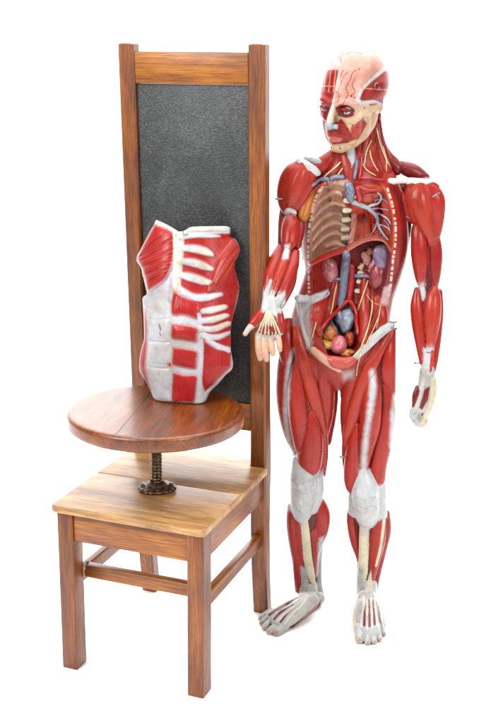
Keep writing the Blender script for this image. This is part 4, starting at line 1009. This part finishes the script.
# kidneys, spleen, adrenal
kidm = cm('kidney_maroon', (146, 52, 56)); 
k1 = blob('kidney', 329.5, 269, 8.5, 14, .016, cm('kidney_mottled', (186, 108, 108), .3, .3, 240), .004, .18, lump=.05, seed=2)
k2 = blob('kidney', 378, 276, 9.5, 14, .018, kidm, .004, -.15, lump=.05, seed=3)
blob('spleen', 382, 258, 9.5, 15, .013, cm('spleen_mauve', (132, 112, 138)), .004, .25, lump=.07, seed=5)
blob('adrenal_gland', 366.5, 258, 5.5, 8, .009, cm('adrenal_pink', (224, 148, 128)), .004, .3, lump=.14, seed=7)
blob('pancreas_tail', 375, 262, 4.5, 8, .009, cm('pink_gland', (206, 138, 150)), .010, -.3, lump=.2, seed=8)
blob('gland', 371, 268, 4, 5, .008, cm('gland_rose', (214, 120, 112)), .006, .4, lump=.2, seed=21)
blob('gland', 361, 266, 3.4, 4.5, .007, cm('gland_cream', (232, 190, 150)), .005, -.4, lump=.2, seed=22)
blob('gland', 370, 251, 4.2, 4, .008, cm('gland_salmon', (222, 140, 110)), .005, .2, lump=.2, seed=23)
# great vessels
add_vessels('vena_cava', [([(348.5, 182), (351, 192), (352.5, 200)], [4.2, 4.4, 3.2], .004), ([(346, 252), (344.5, 266), (343, 282), (341.5, 296), (337, 306)], [4.6, 4.8, 4.6, 4.2, 3.0], .006, 12),
    ([(343, 278), (352, 275), (362, 275), (372, 278)], [2.0, 2.1, 2.0, 1.6], .006), ([(342, 279), (336, 279), (331, 277)], [1.8, 1.7, 1.4], .004)], m_vein)
lv = cm('lung_vessel_grey', (176, 180, 190))
add_vessels('lung_vessel', [([(352, 199), (360, 203), (368, 206.5), (374, 213), (379, 224), (385, 234), (390, 240)], [2.6, 2.6, 2.2, 1.9, 1.6, 1.2, .8], .004),
    ([(368, 206), (376, 203), (380, 196), (376, 192)], [1.6, 1.4, 1.1, .8], .003), ([(374, 213), (382, 214), (388, 219), (392, 224)], [1.3, 1.1, .9, .6], .003), ([(376, 218), (376, 226), (373, 234)], [1.2, 1.0, .7], .003),
    ([(379, 224), (386, 226), (391, 231)], [1.0, .8, .5], .003), ([(371, 208), (380, 208), (390, 210)], [1.0, .8, .5], .003)], lv)
add_vessels('aorta', [([(357, 186), (358, 194), (356, 202)], [2.8, 2.8, 2.0], .004), ([(352, 262), (352, 276), (350.5, 290), (349, 301)], [3.0, 3.1, 3.0, 2.8], .008), ([(349, 300), (340, 306), (330, 316), (321, 330)], [2.6, 2.2, 2.0, 1.5], .007),
    ([(349, 300), (355, 307), (359, 320), (360, 336)], [2.5, 2.2, 2.0, 1.5], .007), ([(358, 186), (368, 190), (378, 189)], [1.6, 1.3, 1.0], .004), ([(372, 196), (376, 206), (383, 220)], [1.0, .9, .6], .004)], m_art)
# branching vessels on the picture-left kidney
add_vessels('kidney_vessel', [([(335, 276), (331, 272), (328, 264)], [.6, .5, .35], .014), ([(334, 277), (329, 276), (325.5, 272)], [.5, .45, .3], .014), ([(334, 278), (330, 281), (327, 281)], [.5, .4, .3], .013)], cm('kidney_vein_white', (236, 214, 206)))
add_vessels('lung_vessel', [([(366, 205), (366, 212), (363, 222)], [.9, .8, .5], .003), ([(382, 229), (381, 236)], [.8, .7, .5], .003), ([(385, 219), (389, 226), (391, 234)], [.7, .6, .4], .003), ([(374, 199), (384, 199), (389, 203)], [.9, .7, .4], .003)], m_vein)
add_vessels('lung_artery', [([(360, 200), (366, 209), (370, 220), (371, 232)], [1.3, 1.1, .9, .6], .003), ([(366, 209), (376, 211), (386, 217)], [.9, .8, .5], .003), ([(362, 196), (372, 193), (384, 194)], [1.1, .9, .6], .003), ([(372, 222), (381, 230), (387, 237)], [.8, .7, .4], .003)], m_art)
add_vessels('belly_vessel', [([(353, 286), (362, 288), (372, 292)], [.7, .6, .4], .002), ([(351, 291), (358, 298), (362, 306)], [.7, .6, .4], .002), ([(339, 288), (331, 290), (325, 295)], [.7, .6, .4], .002)], m_art)
# nerves
add_vessels('nerve', [([(336.5, 284), (334, 296), (332, 308), (329, 318)], [.75, .75, .7, .55], .001), ([(368, 280), (364, 293), (360, 305), (356.5, 316)], [.8, .8, .75, .6], .001),
    ([(373, 296), (372.5, 312), (368, 328), (363, 342), (359, 353)], [.7, .75, .75, .7, .6], .001), ([(316, 322), (313, 334), (310, 343)], [.6, .55, .5], .001), ([(378, 318), (371, 334), (366, 344)], [.6, .55, .5], .001),
    ([(380, 306), (379, 316), (376, 330)], [.5, .5, .4], .001), ([(361, 352), (357, 366), (356.5, 376)], [.7, .6, .5], .001),
    ([(376, 128), (379, 142), (384, 156), (389, 166)], [.7, .7, .65, .5], .001), ([(371, 140), (366, 152), (364, 166)], [.6, .6, .5], .001), ([(382, 146), (386, 160), (386, 172)], [.6, .55, .5], .001),
    ([(341, 162), (335, 168), (328, 174), (322, 180)], [.8, .9, .8, .6], .001), ([(343, 168), (339, 174), (334, 180)], [.7, .7, .5], .001), ([(369, 150), (372, 162), (378, 172)], [.6, .6, .5], .001), ([(360, 160), (366, 170), (376, 176)], [.6, .6, .5], .001),
    ([(366, 294), (372, 302), (382, 306)], [.4, .4, .3], .001)], m_nerve)
add_vessels('neck_vessel', [([(357, 160), (356, 170), (354, 180)], [1.6, 1.7, 1.4], .001), ([(330, 180), (320, 180), (311, 186)], [2.4, 2.2, 1.4], .001), ([(345, 178), (337, 177), (330, 180)], [2.2, 2.4, 2.2], .001)], m_vein)
add_vessels('neck_artery', [([(361, 156), (361, 168), (359, 180)], [1.3, 1.4, 1.2], .001), ([(328, 184), (318, 186), (309, 194)], [1.5, 1.3, .9], .001), ([(360, 178), (370, 178), (384, 181)], [1.3, 1.2, .8], .002)], m_art)
# pelvis: rectum, ovary-like gland, fat, bladder
blob('rectum', 346, 320, 7.5, 13, .026, cm('rectum_grey', (150, 160, 176)), .012, -.15, lump=.06, seed=11)
blob('rectum', 339.5, 318, 5, 9, .018, cm('rectum_dark_grey', (120, 130, 148)), .008, .2, lump=.06, seed=12)
blob('pelvic_fat', 325, 343, 9, 5, .016, cm('fat_yellow', (222, 160, 60), .35, .25, 140), .014, -.35, lump=.15, seed=13)
blob('gut_loop', 328, 332, 8, 8.5, .020, cm('gut_amber', (188, 104, 34), .3, .35, 120), .018, 0, lump=.08, seed=14)
blob('gut_loop', 349, 337, 5, 8, .018, cm('gut_rust', (170, 60, 34), .3, .3, 120), .020, .1, lump=.1, seed=15)
blob('bladder', 337.5, 342, 8.5, 9.5, .022, cm('bladder_pink', (224, 118, 126)), .030, 0, lump=.05, seed=16)
blob('pelvic_fat', 346, 351, 8, 4, .014, cm('fat_orange', (214, 128, 62), .35, .2, 140), .016, .1, lump=.15, seed=17)
# eyes
m_eye = cm('eye_white', (232, 226, 222), .12, .02, 40, 0); m_iris = cm('iris_blue_grey', (92, 116, 140), .12, .2, 600, 0); m_pup = cm('pupil_black', (16, 14, 14), .1, 0, 40, 0)
def ball(name, c, r, mat, parent=None, sub=4, cut=None, ax=None):
    bm = bmesh.new(); bmesh.ops.create_icosphere(bm, subdivisions=sub, radius=r)
    bmesh.ops.translate(bm, verts=bm.verts, vec=Vector(c))
    if cut is not None:
        bmesh.ops.delete(bm, geom=[v for v in bm.verts if (np.array(v.co)-c)@ax < cut*r], context='VERTS')
    me = bpy.data.meshes.new(name); bm.to_mesh(me); bm.free(); return link(name, me, mat, parent or model)
HW = lambda p: to_world(H(p))
faxis = HR@np.array([.22, 1, .36]); faxis = faxis[0]*FU+faxis[1]*FN+faxis[2]*FZ; faxis /= np.linalg.norm(faxis)
for s in (-1, 1):
    c = HW((s*.031, .0727, .0002)); e = ball("eye", c, .0114, m_eye)
    ir = ball('iris', c, .0116, m_iris, e, 5, .86, faxis); ball('pupil', c, .01175, m_pup, e, 5, .965, faxis)
# hooks and pins
def pin(px, py, dx, dy, ln=.012, r=.0022, name='pin'):
    h = hit(px, py)
    if h is None: return
    d = RT*dx-UP*dy; d /= np.linalg.norm(d); A = h-d*.006; B = h+d*ln
    link(name, join_meshes(name, [tube_mesh(name, np.linspace(A, B, 4), r, 10), tube_mesh(name, np.linspace(B, B+d*.003, 3), r*1.6, 12)]), m_metal, model)
for q in ((440, 357, 1, 0), (419.5, 363, -1, 0), (391, 322, 1, 0), (391.5, 328, 1, .1), (345, 457, -1, 0), (281, 199, -1, 0), (307, 349, .3, .4), (407, 217, 1, .3), (434, 196, .2, -.1), (291, 214, .2, .3)): pin(*q)
hk = [hit(376+2.2*math.cos(t), 86.5+3.2*math.sin(t), .0035) for t in np.linspace(.2, 5.2, 14)]
link('hook', tube_mesh('hook', np.array([h for h in hk if h is not None]), .0014, 8), m_metal, model)
# ================================================================== CHEST PLATE lying against the leather
PB0, PB1 = onz(157, 398.5, DZ+.001), onz(205, 401, DZ+.001)
PT0 = ony(186, 224, .372)
pa = (PB1-PB0); pa[2] = 0; pa /= np.linalg.norm(pa)
po = .5*(PB0+PB1); pb = PT0-po; pb -= (pb@pa)*pa; pb /= np.linalg.norm(pb)
pn = np.cross(pa, pb); 
if pn@(CAM-po) < 0: pn = -pn
def to_plate(px, py):
    r = ray(px, py); t = ((po-CAM)@pn)/(r@pn); d = CAM+t*r-po; return np.array([d@pa, d@pb])
OUT = [(160, 220.6), (171, 225.5), (181.5, 231.5), (184, 233), (190, 231.5), (195.8, 228.3), (212, 227.2), (229, 226), (231, 230), (230.8, 236), (236, 238.6), (240, 247.5), (238, 256), (235.5, 264.5), (237.5, 276), (239.3, 287), (237.5, 300), (234.5, 312), (232, 324), (231.2, 337), (231.5, 349.6), (232.8, 366), (226, 374), (218, 383.6), (211, 391), (205, 401),
       (190, 401.3), (174, 400), (157, 398.2), (152, 390), (147, 380.8), (143, 375), (140, 369.4), (140, 362), (140.8, 355), (143, 346), (145.6, 338), (145.5, 326), (145, 312), (144, 298.6), (146, 295.5), (149.8, 293), (147.5, 284), (144.5, 274), (142.6, 267), (139.5, 263), (137, 259), (138, 254), (141, 250), (149, 237)]
outl = np.array([to_plate(x, y) for x, y in OUT]); outl = catmull(np.vstack([outl, outl[:1]]), 5)[:-1]
dens = []
for A, B in zip(outl, np.roll(outl, -1, 0)):
    n = max(1, int(np.linalg.norm(B-A)/.0018))
    for i in range(n): dens.append(A+(B-A)*i/n)
dens = np.array(dens); nb = len(dens)
st = .0019
gx, gy = np.meshgrid(np.arange(outl[:, 0].min(), outl[:, 0].max(), st), np.arange(outl[:, 1].min(), outl[:, 1].max(), st*.87))
gx = gx+(np.arange(gx.shape[0]) % 2)[:, None]*st*.5; gp = np.stack([gx.ravel(), gy.ravel()], 1)
dmin = np.full(len(gp), 9.0); ins = np.zeros(len(gp), bool)
for A, B in zip(dens, np.roll(dens, -1, 0)):
    dmin = np.minimum(dmin, seg_dist(gp, A, B)[0])
    cr = ((A[1] > gp[:, 1]) != (B[1] > gp[:, 1])); x = (B[0]-A[0])*(gp[:, 1]-A[1])/(B[1]-A[1]+1e-12)+A[0]; ins ^= cr & (gp[:, 0] < x)
keep = ins & (dmin > st*.7); gp = gp[keep]; dmin = dmin[keep]
pts = np.vstack([dens, gp]); edge_d = np.concatenate([np.zeros(nb), dmin])
res = delaunay_2d_cdt([Vector(p) for p in pts], [(i, (i+1) % nb) for i in range(nb)], [], 1, 1e-6)
pts2 = np.array([list(v) for v in res[0]]); tri = np.array([f for f in res[2] if len(f) == 3])
src = np.array([s[0] if s else 0 for s in res[3]]); edge_d = edge_d[src]
# curvature of the body wall, then the relief of muscles and ribs (in drawing positions on the flat plate)
flat_w = po+pts2[:, :1]*pa+pts2[:, 1:]*pb
QX = proj(flat_w)
cxl = np.interp(QX[:, 1], [222, 300, 400], [188, 190, 184]); half = np.interp(QX[:, 1], [222, 260, 300, 330, 365, 400], [46, 52, 48, 45, 47, 36])
u = (QX[:, 0]-cxl)/half
hgt = .060*(1-np.clip(np.abs(u), 0, 1.1)**2.4)*1.0
hgt = hgt*np.interp(QX[:, 1], [222, 330, 400], [1, 1, .55])+.010*np.sin(np.clip((QX[:, 1]-222)/180, 0, 1)*math.pi)
def rel_stroke(ptsl, wd, amp):
    global hgt
    Q = catmull(ptsl, 8); d = np.full(len(QX), 1e9); W = np.full(len(Q), wd) if np.isscalar(wd) else np.interp(np.linspace(0, 1, len(Q)), np.linspace(0, 1, len(wd)), wd); v = np.full(len(QX), -9.0)
    for A, B, wa, wb in zip(Q, Q[1:], W, W[1:]):
        dd, h = seg_dist(QX, A, B); v = np.maximum(v, 1-dd/(wa+(wb-wa)*h))
    v = np.clip(v, 0, 1); hgt = hgt+amp*np.sqrt(v*(2-v))
def rel_poly(P_, soft, amp):
    global hgt
    Q = np.array(P_, float); d = np.full(len(QX), 1e9); ins = np.zeros(len(QX), bool)
    for A, B in zip(Q, np.roll(Q, -1, 0)):
        d = np.minimum(d, seg_dist(QX, A, B)[0]); cr = ((A[1] > QX[:, 1]) != (B[1] > QX[:, 1])); x = (B[0]-A[0])*(QX[:, 1]-A[1])/(B[1]-A[1]+1e-12)+A[0]; ins ^= cr & (QX[:, 0] < x)
    v = np.clip(np.where(ins, d, 0)/soft, 0, 1); hgt = hgt+amp*np.sqrt(v*(2-v))
def smooth_poly(P_): P_ = np.array(P_, float); return [tuple(p) for p in catmull(np.vstack([P_, P_[:1]]), 4)[:-1]]
PEC = smooth_poly([(159, 224), (170, 228.5), (179.5, 233), (181.5, 244), (180.5, 256), (177.5, 269), (171, 281), (162, 287.5), (151.5, 292), (148.5, 281), (144, 268), (138.5, 259), (142, 250), (150, 237)])
rel_poly(PEC, 12, .011)
for q in ([(139, 258), (158, 250), (178, 240)], [(141, 263), (160, 258), (180, 250)], [(144, 270), (162, 266), (178, 262)], [(147, 278), (160, 274), (174, 270)]): rel_stroke(q, 1.2, -.0022)
RIBS = [([(186, 238), (200, 236.5), (215, 236.5), (222, 236.5)], [3.0, 2.2, 2.0, .8]), ([(186, 249), (200, 250), (210, 252.5), (217, 256)], [2.6, 3.6, 3.5, 1.2]), ([(186, 262), (198, 263.5), (208, 266.5), (217, 270)], [2.6, 3.7, 3.5, 1.2]), ([(184.5, 275), (195, 277.5), (207, 281), (217, 284)], [2.6, 3.8, 3.6, 1.2]),
        ([(181, 286), (190, 293), (200, 297.5), (212, 297), (224, 294)], [3.0, 3.4, 3.2, 3.4, 1.6]), ([(207, 311), (216, 309.5), (228, 306)], [2.2, 3.2, 1.6]), ([(205, 320.5), (216, 319), (229.5, 314.5)], [2.6, 3.0, 1.4]), ([(205, 328), (218, 328), (231, 322)], [2.4, 2.8, 1.2]), ([(208, 335), (220, 336), (232, 331)], [2.6, 2.6, 1.2]), ([(211, 340), (222, 346), (232, 348)], [2.6, 2.8, 1.4])]
for q, wd in RIBS: rel_stroke(q, [w_*1.4 for w_ in wd], .0033)
rel_stroke([(184, 236), (183, 262), (180, 285), (177, 300)], [5, 4.5, 4.5, 3], .005)
rel_stroke([(238, 244), (229, 262), (220, 280), (213, 291)], [7, 9, 7, 2], .007)
rel_stroke([(160, 222), (172, 227.5), (182, 233)], 2.6, .004); rel_stroke([(195, 231), (212, 229.5), (229, 228.5)], 2.8, .004)
ABS = [([(151, 318), (163, 317), (176, 318), (175, 338), (152, 336)]), ([(151, 341), (175, 342), (174, 363), (150, 361)]), ([(150, 366), (174, 368), (173, 399), (158, 397)]),
       smooth_poly([(178.5, 290), (188, 296), (204, 304), (205, 314), (203, 319), (190, 315), (177.5, 314), (177, 300)]), smooth_poly([(177.5, 323), (190, 324), (202.5, 327), (202, 334), (200.5, 341), (188, 339), (177, 337.5), (176.5, 330)]),
       smooth_poly([(178, 345), (190, 347), (201.5, 350), (201, 358), (199.5, 367), (188, 366), (176.5, 362.5), (177, 353)]), smooth_poly([(177, 370), (188, 373), (200.5, 374), (200, 386), (196.5, 400), (186, 400.5), (175, 400), (175, 385)])]
for q in ABS[:3]: rel_poly(q, 12, .0035)
for q in ABS[3:]: rel_poly(q, 9, .0055)
rel_poly([(207, 334), (220, 345), (230, 350), (231, 366), (216, 382), (208, 388), (204, 372)], 6, .004)
rel_poly([(148, 296), (150, 330), (152, 360), (152, 388), (142, 370), (147, 335), (146, 300)], 5, .003)
hgt = hgt+.002*np.sqrt(np.clip(edge_d/.004, 0, 1))
front = flat_w+hgt[:, None]*pn
# keep the foot of the plate standing on the stool top
TH = .0065
edge_first = [i for i in range(len(pts2))]
# boundary loop
ec = {}
for a_, b_, c_ in tri.tolist():
    for e_ in ((a_, b_), (b_, c_), (c_, a_)):
        ec[e_] = 1
bd = [(a_, b_) for (a_, b_) in ec if (b_, a_) not in ec]
nf = len(front)
back = flat_w+(hgt-TH)[:, None]*pn
V = np.vstack([front, back])
zmin = V[:, 2].min(); V[:, 2] += (DZ+.0006)-zmin
t0 = tri; tb = tri[:, ::-1]+nf
nrm0 = np.cross(V[t0[0, 1]]-V[t0[0, 0]], V[t0[0, 2]]-V[t0[0, 0]])@pn
side = []
for a_, b_ in bd: side += [(b_, a_, a_+nf), (b_, a_+nf, b_+nf)]
Ft = np.vstack([t0, tb, np.array(side)])
if nrm0 < 0: Ft = Ft[:, ::-1]
# ---- enamel colours of the plate
PX = np.vstack([QX, QX]); tags = np.array(['plate']*nf+['inside']*nf); nv = 2*nf; FACING = np.ones(nv)
col = np.tile(lin((214, 214, 218)), (nv, 1)); fibm = np.zeros(nv)
P_ = 'plate'; WB = (216, 216, 222)
poly([(x, y) for x, y in OUT], (196, 40, 36), .5, 'inside')
poly(PEC, (192, 46, 40), 6, P_, fib=1)
stroke([(180, 233), (182.5, 246), (181.5, 258), (178, 271), (171, 282.5), (152, 293)], 1.6, (214, 212, 224), 4, P_, fib=0)
for q in ([(142, 262), (158, 254), (178, 244)], [(143, 266), (162, 261), (180, 254)], [(146, 274), (162, 269), (176, 265)], [(150, 282), (162, 277), (172, 273)], [(142, 256), (156, 244), (170, 234)]): stroke(q, .5, (140, 22, 28), .7, P_)
# rib side: red between the ribs, big red flank
poly([(187, 237), (200, 236), (231, 233), (236, 240), (241, 247), (236, 264), (240, 287), (235, 312), (232, 350), (231, 366), (207, 390), (204, 378), (206, 330), (203, 306), (190, 296), (184, 280), (187, 255)], (182, 38, 34), 1.5, P_, fib=.8)

BN = (232, 222, 200)
SER = [(236, 238), (241, 247), (236, 262), (228, 278), (219, 289), (212, 292), (214, 284), (219, 276), (217, 270), (222, 262), (217, 256), (224, 248), (222, 240)]
for q, wd in RIBS: 
    stroke(q, wd, WB, 1.8, P_, fib=0)
for q in ([(203, 251), (214, 254)], [(203, 265), (214, 268.5)], [(204, 280), (214, 283)], [(206, 229.5), (229, 228)], [(214, 310), (226, 306.5)], [(216, 319), (227, 315)], [(220, 327), (229, 323)]): stroke(q, 2.4, BN, 1.6, P_, fib=0, alpha=.8)
poly(SER, (200, 68, 54), 2.5, P_, fib=1)
for q in ([(238, 246), (228, 262), (216, 288)], [(234, 241), (224, 258), (216, 276)], [(239, 252), (230, 268), (220, 286)]): stroke(q, .5, (146, 26, 28), .9, P_)
stroke([(184, 236), (183.5, 262), (181, 285), (178, 305)], [5.2, 4.6, 4.6, 3.2], (234, 226, 210), 1.4, P_, fib=0)
stroke([(160, 222.5), (172, 227), (183, 233), (196, 230), (212, 228.5), (229, 228)], 2.4, (236, 230, 220), 1, P_, fib=0)
# belly: red rectus bands between white tendons
for q in ABS[3:]: poly(q, (190, 36, 34), 4, P_, fib=1)
poly([(208, 338), (219, 348), (231, 351), (232, 366), (214, 384), (207, 388), (205, 372)], (186, 38, 34), 5, P_, fib=1)
poly([(146, 300), (149, 320), (150, 345), (148, 366), (152, 388), (140, 370), (141, 355), (145, 338)], (186, 50, 46), 5, P_, fib=1)
stroke([(204, 314), (206, 340), (204, 368), (200, 399)], [1.6, 1.8, 2.0, 2.4], WB, 1.4, P_, fib=0)
stroke([(208, 331), (216, 341), (230, 350)], 1.5, WB, 1, P_, fib=0)
poly([(142, 294), (156, 290), (170, 284), (180, 276), (178, 300), (164, 300), (152, 304), (146, 312)], (210, 206, 212), 2, P_, fib=0)
for q in ([(152, 317), (164, 318), (176, 317)], [(152, 338.5), (164, 340), (175, 340)], [(150, 363), (163, 366), (175, 365)]): stroke(q, .5, (176, 184, 192), .8, P_)
stroke([(176, 300), (176, 340), (175, 380), (174, 398)], .5, (196, 200, 204), .8, P_)
stroke([(164.5, 324), (166, 329)], .8, (120, 124, 128), .5, P_); stroke([(165, 332), (166, 335)], .5, (120, 124, 128), .5, P_)
stroke([(174, 363), (174.6, 363.4)], 2.6, (226, 150, 140), 1, P_); stroke([(174, 363), (174.5, 363.2)], 1.0, (150, 60, 60), .8, P_)
me = mesh_np('chest_plate', V, Ft)
add_attr(me, 'paint', np.clip(col, 0, 1), 'FLOAT_COLOR')
pp = np.vstack([pts2, pts2]); ang = np.where(PX[:, 0] < 180, -.5, 1.0)
al2 = pp[:, 0]*np.cos(ang)-pp[:, 1]*np.sin(ang)
belly = (PX[:, 1] > 292); lat = np.where(belly, pp[:, 0], pp[:, 0]*np.sin(ang)+pp[:, 1]*np.cos(ang)); lon = np.where(belly, pp[:, 1], al2)
add_attr(me, 'fibre', np.stack([lon, lat, fibm], 1), 'FLOAT_VECTOR')
base_pt = (V[:, :].mean(0)); 
plate = bpy.data.objects.new('chest_plate', me); COL.objects.link(plate); me.materials.append(ENAMEL)
me.polygons.foreach_set('use_smooth', [True]*len(me.polygons))
em = plate.modifiers.new('edge', 'EDGE_SPLIT'); em.split_angle = math.radians(50)
tag(plate, 'loose red and white chest and belly front with ribs standing on round stool top', 'torso plate')
# wire loop at the collar bones, a bolt hole
bv2 = BVHTree.FromPolygons([tuple(v) for v in V], [tuple(f) for f in Ft.tolist()])
def hit2(px, py, lift):
    h = bv2.ray_cast(Vector(CAM), Vector(ray(px, py)).normalized()); return None if h[0] is None else np.array(h[0])+pn*lift
wl = [hit2(185.5+2.2*math.cos(t), 232+3.2*math.sin(t), .003) for t in np.linspace(.3, 4.6, 12)]
wl = [p for p in wl if p is not None]
if len(wl) > 4:
    o = link('wire_loop', tube_mesh('wire_loop', np.array(wl), .0009, 6), m_metal, plate)
for x, y in ((215, 300), (176, 236), (196, 352), (168, 388)):
    p = hit2(x, y, .0)
    if p is not None:
        link('stud', tube_mesh('stud', np.array([p-pn*.002, p+pn*.0006, p+pn*.0012]), [.0012, .0012, .0007], 10), m_metal, plate)
